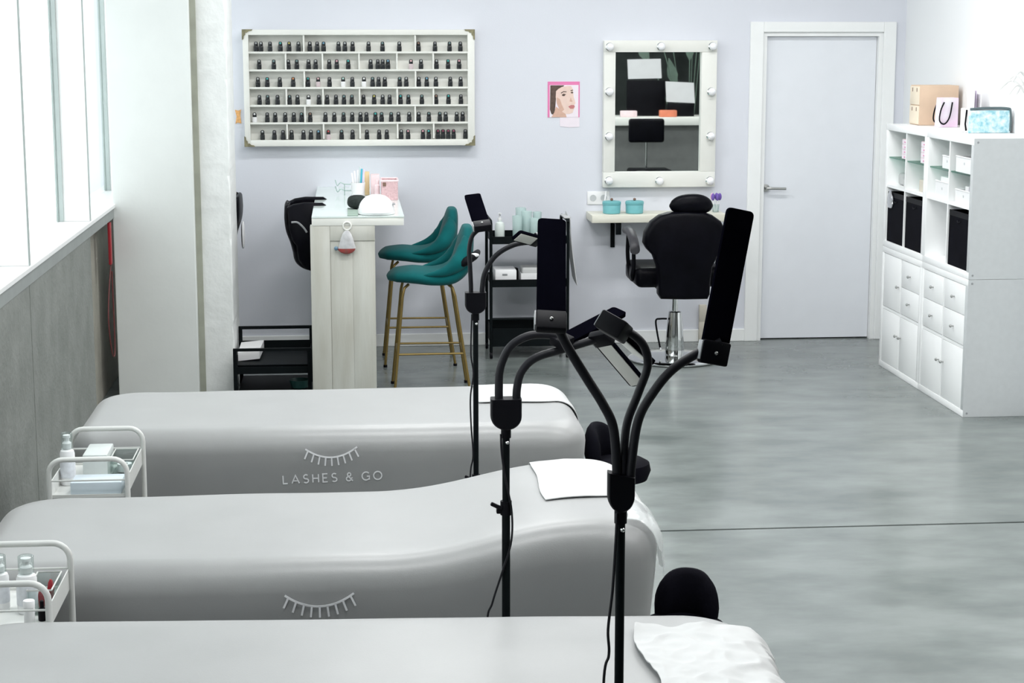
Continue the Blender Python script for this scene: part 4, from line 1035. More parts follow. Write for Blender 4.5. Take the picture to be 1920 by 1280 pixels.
# ---- on top of the shelving
ZT2 = 2*ZH
kb = thing('kraft_drawer_box', 'kraft coloured box with two drawer fronts on top of the shelves', 'box', (3.60, 11.02, ZT2))
part('case', MB().box(3.492, 3.735, 10.935, 11.125, ZT2+0.0005, ZT2+0.242, 0.003), M_CARD, kb)
for i in range(2):
    d = part('drawer_front', MB().box(3.487, 3.4918, 10.940, 11.120, ZT2+0.006+0.118*i, ZT2+0.118+0.118*i, 0.001), M_CARDL, kb)
    for yy in (10.985, 11.07):
        part('drawer_slot', MB().box(3.4862, 3.4872, yy-0.006, yy+0.006, ZT2+0.085+0.118*i, ZT2+0.108+0.118*i), M_TANB, d, False)
gb = thing('gift_bag', 'pink gift bag with black cord handles on top of the shelves', 'bag', (3.60, 10.74, ZT2))
part('body', MB().loft([[(3.545+0.02*q, 10.70, z_), (3.655, 10.70, z_), (3.655, 10.80, z_), (3.545+0.02*q, 10.80, z_)] for z_, q in ((ZT2+0.0005, 0), (ZT2+0.08, 0.1), (ZT2+0.175, 0.4))]), mat('pink_bag_paper', (0.86, 0.62, 0.80), 0.5, col2=(0.86, 0.82, 0.88), scale=9), gb, False)
for yy in (10.692, 10.808):
    part('cord_handle', MB().tube(crom([(3.565, yy, ZT2+0.150), (3.545, yy, ZT2+0.10), (3.54, yy, ZT2+0.04), (3.57, yy, ZT2+0.02), (3.60, yy, ZT2+0.06), (3.615, yy, ZT2+0.15)], 6), 0.0045, 8), M_BLK, gb)
cd = thing('card_holder', 'stand of white and lilac flyers behind the gift bag', 'flyers', (3.70, 10.52, ZT2))
part('holder', MB().box(3.655, 3.735, 10.45, 10.60, ZT2+0.0005, ZT2+0.10, 0.002), M_WHITEP, cd)
for i, (m_, dz) in enumerate(((M_PAPER, 0.235), (M_LILAC, 0.225), (M_PAPER, 0.205))):
    part('flyer', MB().box(3.665+0.02*i, 3.668+0.02*i, 10.455+0.025*(i % 2), 10.575+0.02*(i % 2), ZT2+0.101, ZT2+dz), m_, cd, False)
fb = thing('floral_case', 'pale blue floral case with dark trim on top of the shelves', 'case', (3.62, 10.12, ZT2))
part('front_panel', MB().box(3.500, 3.745, 10.06, 10.070, ZT2+0.0005, ZT2+0.128, 0.003), M_FLORAL, fb)
part('body', MB().box(3.505, 3.740, 10.0705, 10.22, ZT2+0.0005, ZT2+0.135, 0.004), M_PAPER, fb)
part('trim', MB().tube(crom([(3.508, 10.064, ZT2+0.134), (3.60, 10.064, ZT2+0.140), (3.72, 10.064, ZT2+0.138), (3.742, 10.064, ZT2+0.118), (3.744, 10.064, ZT2+0.01)], 6), 0.0075, 8), mat('slate_trim', (0.10, 0.14, 0.15), 0.5, var=0.1), fb)
part('clasp_strap', MB().tube([(3.500, 10.10, ZT2+0.13), (3.494, 10.10, ZT2+0.05), (3.500, 10.10, ZT2+0.012)], 0.005, 8), M_BLK, fb)
fv = thing('frond_vase', 'white vase of drooping white dried fronds on the shelf end', 'vase', (3.70, 9.66, ZT2))
vx, vy = 3.705, 9.665
part('vase', MB().lathe([(0.030, ZT2+0.0005), (0.044, ZT2+0.02), (0.042, ZT2+0.06), (0.022, ZT2+0.10), (0.024, ZT2+0.115)], (vx, vy, 0), 20), M_WHITEP, fv)
for i in range(16):
    a = 2*PI*i/16 + 0.2; ln = 0.10+0.05*((i*7) % 5)/5.0; hh = 0.16+0.10*((i*3) % 4)/4
    dx = math.cos(a)*ln*(0.35 if math.cos(a) > 0 else 1.0); dy = math.sin(a)*ln*0.8
    f = part('frond', MB().tube(crom([(vx, vy, ZT2+0.11), (vx+dx*0.3, vy+dy*0.3, ZT2+0.10+hh*0.8), (vx+dx*0.8, vy+dy*0.8, ZT2+0.12+hh), (vx+dx*1.3, vy+dy*1.3, ZT2+0.06+hh)], 6), [0.0018]*3+[0.006]*14+[0.003, 0.001], 6), M_FROND, fv)

# ------------------------------------------------------------------ bar table for nails
TY0, TY1 = 10.17, YB-0.001
bt_ = thing('bar_table', 'tall whitewashed wooden bar table with a glass top', 'table', (0.045, 11.15, 0))
part('table_top', MB().box(-0.212, 0.303, TY0, TY1, 1.030, 1.074, 0.002), M_WOODP, bt_)
part('glass_sheet', MB().box(-0.212, 0.305, TY0-0.004, TY1, 1.0745, 1.082), mat('glass_top_tint', (0.72, 0.80, 0.77), 0.06, var=0.01), bt_, False)
part('front_leg', MB().box(-0.222, 0.140, TY0+0.012, TY0+0.10, 0.0005, 1.029, 0.002), M_WOODW, bt_)
part('leg_stile', MB().box(-0.222, -0.112, TY0, TY0+0.0115, 0.0005, 1.029, 0.002), M_WOODW, bt_)
part('leg_rail', MB().box(-0.1115, 0.140, TY0, TY0+0.0115, 0.945, 1.029, 0.002), M_WOODW, bt_)
for i in range(2):
    part('leg_plank', MB().box(-0.1105+0.1253*i, -0.1105+0.1253*(i+1)-0.0006, TY0+0.007, TY0+0.0116, 0.0005, 0.944, 0.001), M_WOODW, bt_)
part('rear_leg', MB().box(-0.222, 0.140, TY1-0.09, TY1-0.02, 0.0005, 1.029, 0.002), M_WOODW, bt_)
part('apron', MB().box(-0.20, -0.12, TY0+0.1, TY1-0.09, 0.95, 1.029), M_WOODW, bt_, False)
ZTAB = 1.0823
# hanging net bag
hb = thing('hanging_bag', 'small grey pouch with red trim hanging from a white ring', 'pouch', (-0.015, TY0, 0.87))
part('ring', MB().tube([(-0.015+0.022*math.cos(2*PI*i/20), TY0-0.006, 1.030+0.022*math.sin(2*PI*i/20)) for i in range(20)], 0.005, 8, closed=True), M_WOODP, hb)
part('pouch', MB().loft([[(-0.017+w_*math.cos(2*PI*k_/14), TY0-0.020+0.018*d_*math.sin(2*PI*k_/14), z_) for k_ in range(14)] for z_, w_, d_ in ((1.004, 0.012, 0.5), (0.985, 0.026, 0.8), (0.955, 0.036, 1.0), (0.925, 0.044, 1.0), (0.905, 0.050, 1.0))]), mat('grey_net', (0.52, 0.52, 0.53), 0.6, var=0.12, scale=30), hb)
part('red_trim', MB().loft([[(-0.020+w_*math.cos(2*PI*k_/14), TY0-0.020+0.018*d_*math.sin(2*PI*k_/14), z_) for k_ in range(14)] for z_, w_, d_ in ((0.9045, 0.050, 1.0), (0.893, 0.046, 1.0), (0.880, 0.030, 0.8), (0.874, 0.012, 0.5))]), mat('red_brown_trim', (0.40, 0.05, 0.05), 0.5, col2=(0.18, 0.10, 0.08), scale=40), hb)
part('blue_bead', MB().sphere((-0.078, TY0-0.014, 0.905), 0.012, 10, 8), mat('steel_blue', (0.13, 0.22, 0.30), 0.4), hb)
# things on the table
nl = thing('nail_lamp', 'white dome nail lamp on the front edge of the bar table', 'nail lamp', (0.152, 10.30, ZTAB))
secs = []
for i in range(11):
    a = PI/2*i/10
    secs.append([(0.152+0.103*math.cos(a)**0.85*math.cos(2*PI*k_/32) if i < 10 else 0.152+0.004*math.cos(2*PI*k_/32), 10.30+(0.12*math.cos(a)**0.85 if i < 10 else 0.004)*math.sin(2*PI*k_/32), ZTAB+0.014+0.098*math.sin(a)) for k_ in range(32)])
part('dome', MB().loft(secs), M_WHITEP, nl, True, 60)
part('base', MB().lathe([(0.100, ZTAB+0.0005), (0.104, ZTAB+0.004), (0.104, ZTAB+0.0135)], (0.152, 10.30, 0), 32), M_WHITEP, nl)
part('side_button', MB().box(0.243, 0.258, 10.25, 10.32, ZTAB+0.055, ZTAB+0.062, 0.002), M_GREY, nl)
tag(part('sage_mat', MB().box(-0.012, 0.048, 10.20, 10.62, ZTAB+0.0003, ZTAB+0.006, 0.001), M_SAGE, None), 'sage green mat beside the nail lamp on the bar table', 'mat')
secs = []
for i in range(12):
    u = i/11.0; a = PI*u; ring = []
    for k_ in range(20):
        b_ = 2*PI*k_/20; rr = math.sin(a)**0.7 if 0 < u < 1 else 0.02
        rr *= 1+0.10*noise.noise(Vector((math.cos(b_)*1.4, math.sin(b_)*1.4, u*3)))
        ring.append((0.046+0.060*rr*math.cos(b_), 10.55+0.055*rr*math.sin(b_), ZTAB+0.007+0.040-0.040*math.cos(a)))
    secs.append(ring)
tag(part('black_cushion', MB().loft(secs), mat('black_terry', (0.012, 0.018, 0.016), 0.85, var=0.4, scale=60, bump=0.5, bscale=150), None, True, 60), 'black rounded cushion behind the nail lamp on the bar table', 'cushion')
pb = thing('pink_basket', 'pink woven basket at the right of the bar table', 'basket', (0.25, 11.25, ZTAB))
m_bask = mat('pink_weave', (0.72, 0.50, 0.52), 0.8, col2=(0.58, 0.38, 0.40), scale=70, bump=0.4, bscale=120)
mbk = MB()
x0, x1, y0, y1, h0, h1, w_ = 0.197, 0.298, 11.15, 11.36, ZTAB+0.0005, ZTAB+0.118, 0.006
mbk.box(x0, x1, y0, y1, h0, h0+w_).box(x0, x0+w_, y0, y1, h0+w_, h1).box(x1-w_, x1, y0, y1, h0+w_, h1).box(x0+w_, x1-w_, y0, y0+w_, h0+w_, h1).box(x0+w_, x1-w_, y1-w_, y1, h0+w_, h1)
part('body', mbk, m_bask, pb, False)
part('rim', MB().tube([(x0, y0, h1), (x1, y0, h1), (x1, y1, h1), (x0, y1, h1)], 0.006, 6, closed=True), M_PINKP, pb)
part('name_tag', MB().box(0.205, 0.225, y0-0.003, y0-0.0005, h0+0.085, h0+0.108), M_TANB, pb, False)
tag(part('pink_carton', MB().box(0.135, 0.190, 11.40, 11.52, ZTAB+0.0005, ZTAB+0.135, 0.003), M_PINKP, None), 'pale pink carton left of the pink basket on the bar table', 'carton')
tag(part('amber_carton', MB().box(0.098, 0.128, 11.52, 11.58, ZTAB+0.0005, ZTAB+0.145, 0.002), M_AMBER, None), 'amber carton behind the tool cup on the bar table', 'carton')
tag(part('pink_tube', MB().lathe([(0.014, ZTAB+0.0005), (0.016, ZTAB+0.01), (0.016, ZTAB+0.085), (0.010, ZTAB+0.092), (0.010, ZTAB+0.118), (0.006, ZTAB+0.12)], (0.172, 11.22, 0), 16), M_PINKP, None), 'pale pink tube beside the pink basket on the bar table', 'tube')
tc_ = thing('tool_cup', 'white cup of teal-handled nail tools on the bar table', 'cup', (0.055, 11.42, ZTAB))
part('cup', MB().lathe([(0.038, ZTAB+0.0005), (0.046, ZTAB+0.088), (0.043, ZTAB+0.088), (0.036, ZTAB+0.006)], (0.055, 11.42, 0), 20), M_WHITEP, tc_)
for i, (dx, dz, m_) in enumerate(((0.022, 0.165, M_TEALP), (0.012, 0.175, M_AQUA), (-0.018, 0.150, M_WHITEP), (-0.032, 0.140, M_PAPER), (0.034, 0.160, M_LILAC), (0.0, 0.155, M_PAPER))):
    part('tool', MB().obox((0.055+dx*0.9, 11.42+0.008*((i % 3)-1), ZTAB+0.010+dz/2), (dx*0.55, 0, dz), (1, 0, 0), (0, 1, 0), dz, 0.011, 0.006, 0.002), m_, tc_)
pdl = tag(part('paper_stack', MB().box(0.02, 0.16, 11.05, 11.30, ZTAB+0.0004, ZTAB+0.012, 0.001), M_PAPER, None), 'low stack of white wipes on the bar table', 'paper')
gl = thing('wire_stand', 'thin pale wire stand left of the tool cup on the bar table', 'stand', (-0.03, 11.55, ZTAB))
for dz in (0.030, 0.070):
    part('wire', MB().tube(crom([(0.015, 11.50, ZTAB+dz), (-0.03, 11.52, ZTAB+dz), (-0.055, 11.54, ZTAB+dz+0.008), (-0.075, 11.56, ZTAB+dz-0.012), (-0.088, 11.60, ZTAB+dz+0.020)], 6), 0.003, 8), mat('pale_green_wire', (0.45, 0.58, 0.54), 0.3, metal=0.4), gl)
part('post', MB().tube([(-0.03, 11.52, ZTAB+0.0005), (-0.03, 11.52, ZTAB+0.072)], 0.003, 8), MATS['pale_green_wire'], gl)

# ------------------------------------------------------------------ teal bar stools
def sect(path, wid, thk, cy, n=20, ex=2.6, sgn=1):
    """sections along a path in the xz plane; wid = half width in y, thk = half thickness"""
    secs = []; m = len(path)
    for i in range(m):
        a = Vector(path[max(i-1, 0)]); b = Vector(path[min(i+1, m-1)]); tdir = (b-a).normalized(); nr = Vector((-tdir.y, tdir.x))
        ring = []
        for k_ in range(n):
            t_ = 2*PI*k_/n
            c_ = math.copysign(abs(math.cos(t_))**(2/ex), math.cos(t_)); s_ = math.copysign(abs(math.sin(t_))**(2/ex), math.sin(t_))
            ring.append((path[i][0]+nr.x*thk[i]*s_, cy+wid[i]*c_, path[i][1]+nr.y*thk[i]*s_))
        secs.append(ring)
    return secs
def lerp_list(vals, n):
    out = []
    for i in range(n):
        t_ = i/(n-1)*(len(vals)-1); j = min(int(t_), len(vals)-2); f_ = t_-j
        out.append(vals[j]*(1-f_)+vals[j+1]*f_)
    return out
def bar_stool(label, x, y, band=False, zs=0.69):
    # x = front edge of the seat, the sitter faces the table at the left
    t = thing('bar_stool', label, 'bar stool', (x+0.24, y, 0), 'teal bar stools')
    ctrl = [(x+0.000, 0, zs-0.012), (x+0.05, 0, zs+0.004), (x+0.15, 0, zs+0.006), (x+0.27, 0, zs-0.004), (x+0.37, 0, zs+0.012), (x+0.428, 0, zs+0.065), (x+0.452, 0, zs+0.15), (x+0.466, 0, zs+0.235), (x+0.472, 0, zs+0.285), (x+0.473, 0, zs+0.298)]
    pth = [(p.x, p.z) for p in crom(ctrl, 6)]; n = len(pth)
    wid = lerp_list([0.06, 0.17, 0.215, 0.225, 0.225, 0.215, 0.20, 0.165, 0.11, 0.03], n)
    thk = lerp_list([0.012, 0.036, 0.044, 0.046, 0.056, 0.060, 0.052, 0.042, 0.030, 0.008], n)
    part('seat_shell', MB().loft(sect(pth, wid, thk, y)), M_TEAL, t, True, 70)
    # side wings that wrap from the seat up the back
    for s_ in (-1, 1):
        w_ = crom([(x+0.20, y+s_*0.195, zs+0.020), (x+0.32, y+s_*0.215, zs+0.045), (x+0.405, y+s_*0.205, zs+0.095), (x+0.445, y+s_*0.175, zs+0.17), (x+0.458, y+s_*0.13, zs+0.24)], 6)
        part('wing', MB().tube(w_, lerp_list([0.004, 0.028, 0.050, 0.046, 0.018], len(w_)), 14), M_TEAL, t, True, 70)
    zl = zs-0.045
    tops = [(x+0.09, y-0.15), (x+0.09, y+0.15), (x+0.38, y-0.15), (x+0.38, y+0.15)]
    feet = [(x+0.030, y-0.215), (x+0.030, y+0.215), (x+0.475, y-0.205), (x+0.475, y+0.205)]
    for (a, b) in zip(tops, feet):
        l = part('leg', MB().tube([(a[0]+(0.03 if a[0] < x+0.2 else -0.03), a[1]*0.8+y*0.2, zl+0.006), (a[0]+(0.005 if a[0] < x+0.2 else -0.005), a[1], zl-0.012), (a[0]+(b[0]-a[0])*0.10, a[1]+(b[1]-a[1])*0.10, zl-0.06), (b[0], b[1], 0.014)], 0.0085, 10), M_GOLD, t)
        part('foot_cap', MB().tube([(b[0], b[1], 0.0005), (b[0], b[1], 0.016)], 0.012, 10), M_BLK, l)
    def lg(i, z_):
        k_ = (zl-z_)/zl; return (tops[i][0]+(feet[i][0]-tops[i][0])*k_, tops[i][1]+(feet[i][1]-tops[i][1])*k_, z_)
    for i, j, z_ in ((0, 2, 0.25), (1, 3, 0.25), (0, 1, 0.25), (2, 3, 0.25)):
        part('footrest_bar', MB().tube([lg(i, z_), lg(j, z_)], 0.0065, 8), M_GOLD, t)
    if band:
        b_ = part('black_strap', MB().tube(crom([(x+0.400, y-0.215, zs+0.075), (x+0.445, y-0.235, zs+0.105), (x+0.500, y-0.20, zs+0.135), (x+0.530, y-0.06, zs+0.140)], 6), lerp_list([0.012, 0.026, 0.024, 0.016], 19), 12), M_BLK, t, label='black strap round the backrest')
        part('strap_clip', MB().sphere((x+0.500, y-0.228, zs+0.142), 0.022, 12, 8, (1.2, 0.3, 0.55)), M_WHITEP, b_)
    return t
bar_stool('teal velvet bar stool nearer the camera with a black strap', 0.215, 10.60, True)
bar_stool('teal velvet bar stool nearer the back wall', 0.182, 11.58, zs=0.70)

# ------------------------------------------------------------------ black chair at the left of the table
bc = thing('black_bar_chair', 'black padded bar chair at the left side of the bar table', 'bar chair', (-0.10, 11.05, 0))
ctrl = [(-0.372, 0, 1.085), (-0.374, 0, 1.075), (-0.372, 0, 1.0), (-0.362, 0, 0.93), (-0.335, 0, 0.86), (-0.318, 0, 0.80), (-0.300, 0, 0.745), (-0.235, 0, 0.712), (-0.10, 0, 0.710), (0.02, 0, 0.712), (0.03, 0, 0.712)]
pth = [(p.x, p.z) for p in crom(ctrl, 6)]; n = len(pth)
part('seat_shell', MB().loft(sect(pth, lerp_list([0.05, 0.16, 0.20, 0.21, 0.20, 0.19, 0.20, 0.215, 0.21, 0.16, 0.04], n), lerp_list([0.006, 0.016, 0.022, 0.024, 0.028, 0.03, 0.034, 0.034, 0.034, 0.028, 0.008], n), 11.05)), M_LEATH, bc, True, 70)
for s_ in (-1, 1):
    poly = [(-0.372, 1.072), (-0.335, 1.090), (-0.27, 1.100), (-0.16, 1.098), (-0.105, 1.06), (-0.09, 0.96), (-0.10, 0.84), (-0.13, 0.745), (-0.17, 0.690), (-0.228, 0.684), (-0.276, 0.706), (-0.308, 0.752), (-0.316, 0.80), (-0.320, 0.842), (-0.345, 0.876), (-0.366, 0.95)]
    part('arm_wing', MB().loft([[(-0.235+(a-(-0.235))*k_, 11.05+s_*yy, 0.90+(b-0.90)*k_) for a, b in poly] for yy, k_ in ((0.16, 0.93), (0.175, 0.985), (0.195, 1.0), (0.22, 0.985), (0.235, 0.92))]), M_LEATH, bc, True, 50)
    part('wing_grey_line', MB().tube(crom([(-0.345, 11.05+s_*0.237, 0.985), (-0.31, 11.05+s_*0.239, 0.985), (-0.275, 11.05+s_*0.239, 0.955), (-0.255, 11.05+s_*0.239, 0.925)], 5), 0.006, 6), M_GREY, bc)  # short grey curved line on the wing's outer face
part('column', MB().tube([(-0.06, 11.05, 0.03), (-0.06, 11.05, 0.685)], 0.025, 16), M_CHROME, bc)
part('foot_ring', MB().tube([(-0.06+0.12*math.cos(2*PI*i/24), 11.05+0.12*math.sin(2*PI*i/24), 0.30) for i in range(24)], 0.009, 8, closed=True), M_CHROME, bc)
part('base_plate', MB().lathe([(0.12, 0.0005), (0.125, 0.008), (0.10, 0.018), (0.03, 0.03)], (-0.06, 11.05, 0), 32), M_CHROME, bc)

# a second one stands behind the plaster pillar; only the edge of its back shows
bc2 = dup(bc); bc2.location = (-0.972, 11.62, 0); bc2.rotation_euler = (0, 0, PI)
bc2['label'] = 'black padded bar chair almost hidden behind the plaster pillar'
bc['group'] = bc2['group'] = 'black bar chairs'
secs = []
for i in range(9):
    a = PI*i/8; k_ = max(0.08, math.sin(a)**0.6)
    secs.append([(-0.676+0.012*k_*math.cos(2*PI*q/20), 11.58+0.07*k_*math.sin(2*PI*q/20), 0.83-0.088*math.cos(a)) for q in range(20)])
tag(part('white_pouch', MB().loft(secs), M_WHITEP, None, True, 60), 'rounded white pouch hanging on the chair behind the pillar', 'pouch')

# ------------------------------------------------------------------ low black cart by the pillar
lc = thing('low_cart', 'low black metal cart between the pillar and the bar table', 'cart', (-0.45, 10.65, 0))
LX0, LX1, LY0, LY1 = -0.668, -0.243, 10.36, 10.92
fr_ = 0.011
for (xx, yy, zt_) in ((LX0, LY0, 0.292), (LX1, LY0, 0.292), (LX0-0.0, LY1, 0.330), (LX1, LY1, 0.330)):
    part('post', MB().box(xx-fr_, xx+fr_, yy-fr_, yy+fr_, 0.0005, zt_, 0.001), M_BLKM, lc, False)
part('handle_rail', MB().box(LX0-fr_, LX1+fr_, LY1-fr_, LY1+fr_, 0.3305, 0.348, 0.001), M_BLKM, lc, False)
part('handle_rail', MB().box(LX0-fr_, LX1+fr_, LY0-fr_, LY0+fr_, 0.2925, 0.308, 0.001), M_BLKM, lc, False)
part('upper_tray', MB().box(LX0, LX1, LY0+fr_, LY1-fr_, 0.205, 0.210).box(LX0, LX1, LY1-fr_-0.004, LY1-fr_, 0.21, 0.262).box(LX0, LX0+0.004, LY0+fr_, LY1-fr_, 0.21, 0.24).box(LX1-0.004, LX1, LY0+fr_, LY1-fr_, 0.21, 0.24), M_BLKM, lc, False)
part('lower_tray', MB().box(LX0+fr_, LX1-fr_, LY0-0.008, LY1, 0.160, 0.200), M_BLKM, lc, False)
part('floor_tray', MB().box(LX0+fr_, LX1-fr_, LY0+0.01, LY1, 0.03, 0.045), M_BLKM, lc, False)
tag(part('paper_sheet', MB().loft([[(-0.660, 10.50, z0_), (-0.535, 10.50, z0_ + 0.012), (-0.525, 10.85, z0_+0.012), (-0.660, 10.85, z0_)] for z0_ in (0.2105, 0.262)]), M_PAPER, None, False), 'white paper pack on the low black cart', 'paper')
tag(part('teal_bowl', MB().lathe([(0.03, 0.0455), (0.05, 0.055), (0.062, 0.10), (0.059, 0.10), (0.045, 0.06), (0.02, 0.052)], (-0.305, 10.48, 0), 24), mat('dark_green_plastic', (0.02, 0.07, 0.065), 0.4), None), 'dark green bowl on the bottom of the low black cart', 'bowl')

# ------------------------------------------------------------------ tall black cart
tcx0, tcx1, tcy0, tcy1 = 0.905, 1.405, 11.60, 11.98
tc = thing('rolling_cart', 'black three-tier metal cart against the back wall', 'cart', (1.155, 11.79, 0))
for (xx, yy) in ((tcx0, tcy0), (tcx1, tcy0), (tcx0, tcy1), (tcx1, tcy1)):
    part('post', MB().tube([(xx, yy, 0.045), (xx, yy, 0.885)], 0.010, 10), M_BLKM, tc)
    part('caster', MB().lathe([(0.002, -0.009), (0.020, -0.009), (0.023, 0), (0.020, 0.009), (0.002, 0.009)], (xx, yy, 0.0235), 16, 'x'), M_BLK, tc)
for xx in (tcx0, tcx1):
    part('handle', MB().tube([(xx, tcy0, 0.885), (xx, tcy0+0.02, 0.900), (xx, tcy1-0.02, 0.900), (xx, tcy1, 0.885)], 0.010, 10), M_BLKM, tc)
for zz, hh in ((0.755, 0.045), (0.475, 0.045), (0.085, 0.115)):
    w_ = 0.004; mb = MB()
    mb.box(tcx0+0.01, tcx1-0.01, tcy0, tcy1, zz, zz+w_).box(tcx0+0.01, tcx1-0.01, tcy0-0.004, tcy0, zz-0.004, zz+hh).box(tcx0+0.01, tcx1-0.01, tcy1, tcy1+0.004, zz-0.004, zz+hh)
    mb.box(tcx0+0.006, tcx0+0.01, tcy0, tcy1, zz, zz+hh).box(tcx1-0.01, tcx1-0.006, tcy0, tcy1, zz, zz+hh)
    part('tray', mb, M_BLKM, tc, False)
part('cross_bar', MB().tube([(tcx0, tcy0, 0.262), (tcx1, tcy0, 0.262)], 0.009, 8), M_BLKM, tc)
zc1, zc2 = 0.7592, 0.4792
def disp(label, x, y, z):
    t = thing('pump_dispenser', label, 'bottle', (x, y, z))
    part('body', MB().lathe([(0.028, z+0.0005), (0.032, z+0.006), (0.032, z+0.10), (0.026, z+0.118), (0.012, z+0.125), (0.012, z+0.135)], (x, y, 0), 20), mat('translucent_bottle', (0.72, 0.78, 0.75), 0.3, var=0.05), t)
    p_ = part('pump_head', MB().lathe([(0.013, z+0.1355), (0.013, z+0.148), (0.005, z+0.150), (0.005, z+0.172), (0.011, z+0.173), (0.011, z+0.182)], (x, y, 0), 14), M_WHITEP, t)
    part('nozzle', MB().tube([(x, y, z+0.177), (x+0.0, y-0.03, z+0.176), (x, y-0.036, z+0.168)], 0.004, 8), M_GREY, p_)
disp('clear pump bottle on the top tray of the black cart', 0.972, 11.72, zc1)
for i, (x, y, r, h_) in enumerate(((1.085, 11.70, 0.034, 0.165), (1.150, 11.74, 0.036, 0.190), (1.195, 11.68, 0.030, 0.150), (1.120, 11.83, 0.036, 0.205), (1.225, 11.80, 0.030, 0.18))):
    t = tag(part('aqua_jar', MB().lathe([(r*0.8, zc1+0.0005), (r*0.88, zc1+0.004), (r, zc1+h_), (r*0.92, zc1+h_), (r*0.80, zc1+0.008), (0.002, zc1+0.008)], (x, y, 0), 20), M_AQUA, None), ('leftmost clear aqua jar on the black cart', 'tall front clear aqua jar on the black cart', 'shortest clear aqua jar on the black cart', 'tallest clear aqua jar at the back of the black cart', 'rightmost clear aqua jar on the black cart')[i], 'jar', 'clear aqua jars on the cart')
wb = thing('white_caddy', 'white box with a dark slot on the middle tray of the black cart', 'box', (1.0, 11.72, zc2))
part('body', MB().box(0.935, 1.075, 11.64, 11.84, zc2+0.0005, zc2+0.098, 0.006), M_WHITEP, wb)
part('slot', MB().box(0.982, 1.015, 11.638, 11.6398, zc2+0.062, zc2+0.074), M_GREY, wb, False)
o = tray_box('white_tray_box', 'white open box of cotton pads on the middle tray of the black cart', 1.105, 1.245, 11.64, 11.84, zc2+0.0005, 0.075, M_WHITEP)
tag(part('cotton_pads', MB().box(1.112, 1.238, 11.648, 11.832, zc2+0.005, zc2+0.108, 0.012, 3), M_CLOTH, None), 'pile of white cotton pads in the open box on the cart', 'cotton pads')
tag(part('black_pot', MB().lathe([(0.018, zc2+0.0005), (0.022, zc2+0.03), (0.020, zc2+0.075), (0.012, zc2+0.08)], (1.090, 11.90, 0), 14), M_BLK, None), 'small black pot between the white boxes on the cart', 'pot')
# towel on the cart's right end
def sag(i, j):
    u = i/10.0; v = j/14.0
    return (tcx1+0.014+0.012*math.sin(v*2)+0.05*v*u*0+0.035*v*v, 11.62+0.26*u+0.02*math.sin(v*5+u*6), 0.905-0.43*v+0.03*u)
mb = MB(); vs = []; fs = []
for o_ in (0, 0.004):
    for j in range(15):
        for i in range(11):
            p_ = sag(i, j); vs.append((p_[0]+o_, p_[1], p_[2]))
for j in range(14):
    for i in range(10):
        a = j*11+i; fs.append((a, a+11, a+12, a+1)); fs.append((165+a, 165+a+1, 165+a+12, 165+a+11))
for j in range(14):
    for i in (0, 10):
        a = j*11+i; fs.append((a, a+11, 165+a+11, 165+a))
for i in range(10):
    for j in (0, 14):
        a = j*11+i; fs.append((a, a+1, 165+a+1, 165+a))
mb.add(vs, fs)
mb.box(tcx1-0.02, tcx1+0.022, 11.63, 11.87, 0.911, 0.916)
tag(part('hand_towel', mb, M_CLOTH, None, True, 50), 'white towel hanging on the right end of the black cart', 'towel')

# ------------------------------------------------------------------ red cord in the window corner
t = thing('red_cord', 'red cord hanging in the corner between window wall and post', 'cord', (XL, 10.38, 0.2))
part('red_strip', MB().box(XL-0.022, XL-0.006, 10.36, 10.41, 0.80, 1.04, 0.004), M_RED, t)
part('loop', MB().tube(crom([(XL-0.014, 10.39, 0.80), (XL-0.02, 10.31, 0.65), (XL-0.02, 10.25, 0.50), (XL-0.014, 10.27, 0.35), (XL-0.010, 10.33, 0.28), (XL-0.008, 10.39, 0.34), (XL-0.010, 10.39, 0.76)], 6), 0.004, 8), mat('dark_red_cord', (0.14, 0.03, 0.03), 0.5), t)

# ------------------------------------------------------------------ reception corner behind the camera (seen in the mirror)
rc = thing('reception_counter', 'pale-edged reception counter seen in the vanity mirror', 'counter', (3.75, 2.95, 0))
part('counter_top', MB().box(2.75, 5.20, 2.55, 3.28, 1.03, 1.12, 0.004), M_WOODP, rc)
part('counter_front', MB().box(2.80, 5.15, 3.16, 3.20, 0.0005, 1.029), M_DESKF, rc, False)
part('counter_side', MB().box(2.80, 2.84, 2.60, 3.158, 0.0005, 1.029), M_DESKF, rc, False)
struct('wall_partition', MB().box(2.55, XR2, 1.70, 1.80, 0, ZC), M_DARKW)
sc_ = thing('desk_chair', 'black desk chair in front of the counter, seen in the mirror', 'chair', (3.38, 3.72, 0))
part('backrest', MB().box(3.175, 3.585, 3.68, 3.73, 0.86, 1.13, 0.03, 4), M_LEATH, sc_)
part('seat', MB().box(3.15, 3.61, 3.74, 4.16, 0.50, 0.58, 0.03, 4), M_LEATH, sc_)
part('back_post', MB().tube([(3.38, 3.70, 0.86), (3.38, 3.70, 0.52), (3.38, 3.90, 0.48)], 0.014, 8), M_CHROME, sc_)
part('column', MB().tube([(3.38, 3.93, 0.08), (3.38, 3.93, 0.50)], 0.025, 12), M_CHROME, sc_)
for i in range(5):
    a = 2*PI*i/5
    part('base_arm', MB().tube([(3.38, 3.93, 0.08), (3.38+0.27*math.cos(a), 3.93+0.27*math.sin(a), 0.03)], [0.02, 0.028], 8), M_BLK, sc_)
tag(part('desk_sign', MB().obox((3.50, 2.78, 1.67), (1, 0, 0.02), (0, -0.35, 1), (0, 1, 0.35), 0.40, 0.24, 0.006), mat('sheet_paper', (0.55, 0.55, 0.56), 0.6, var=0.03), None, False), 'larger white sheet standing above the counter, seen in the mirror', 'sheet')
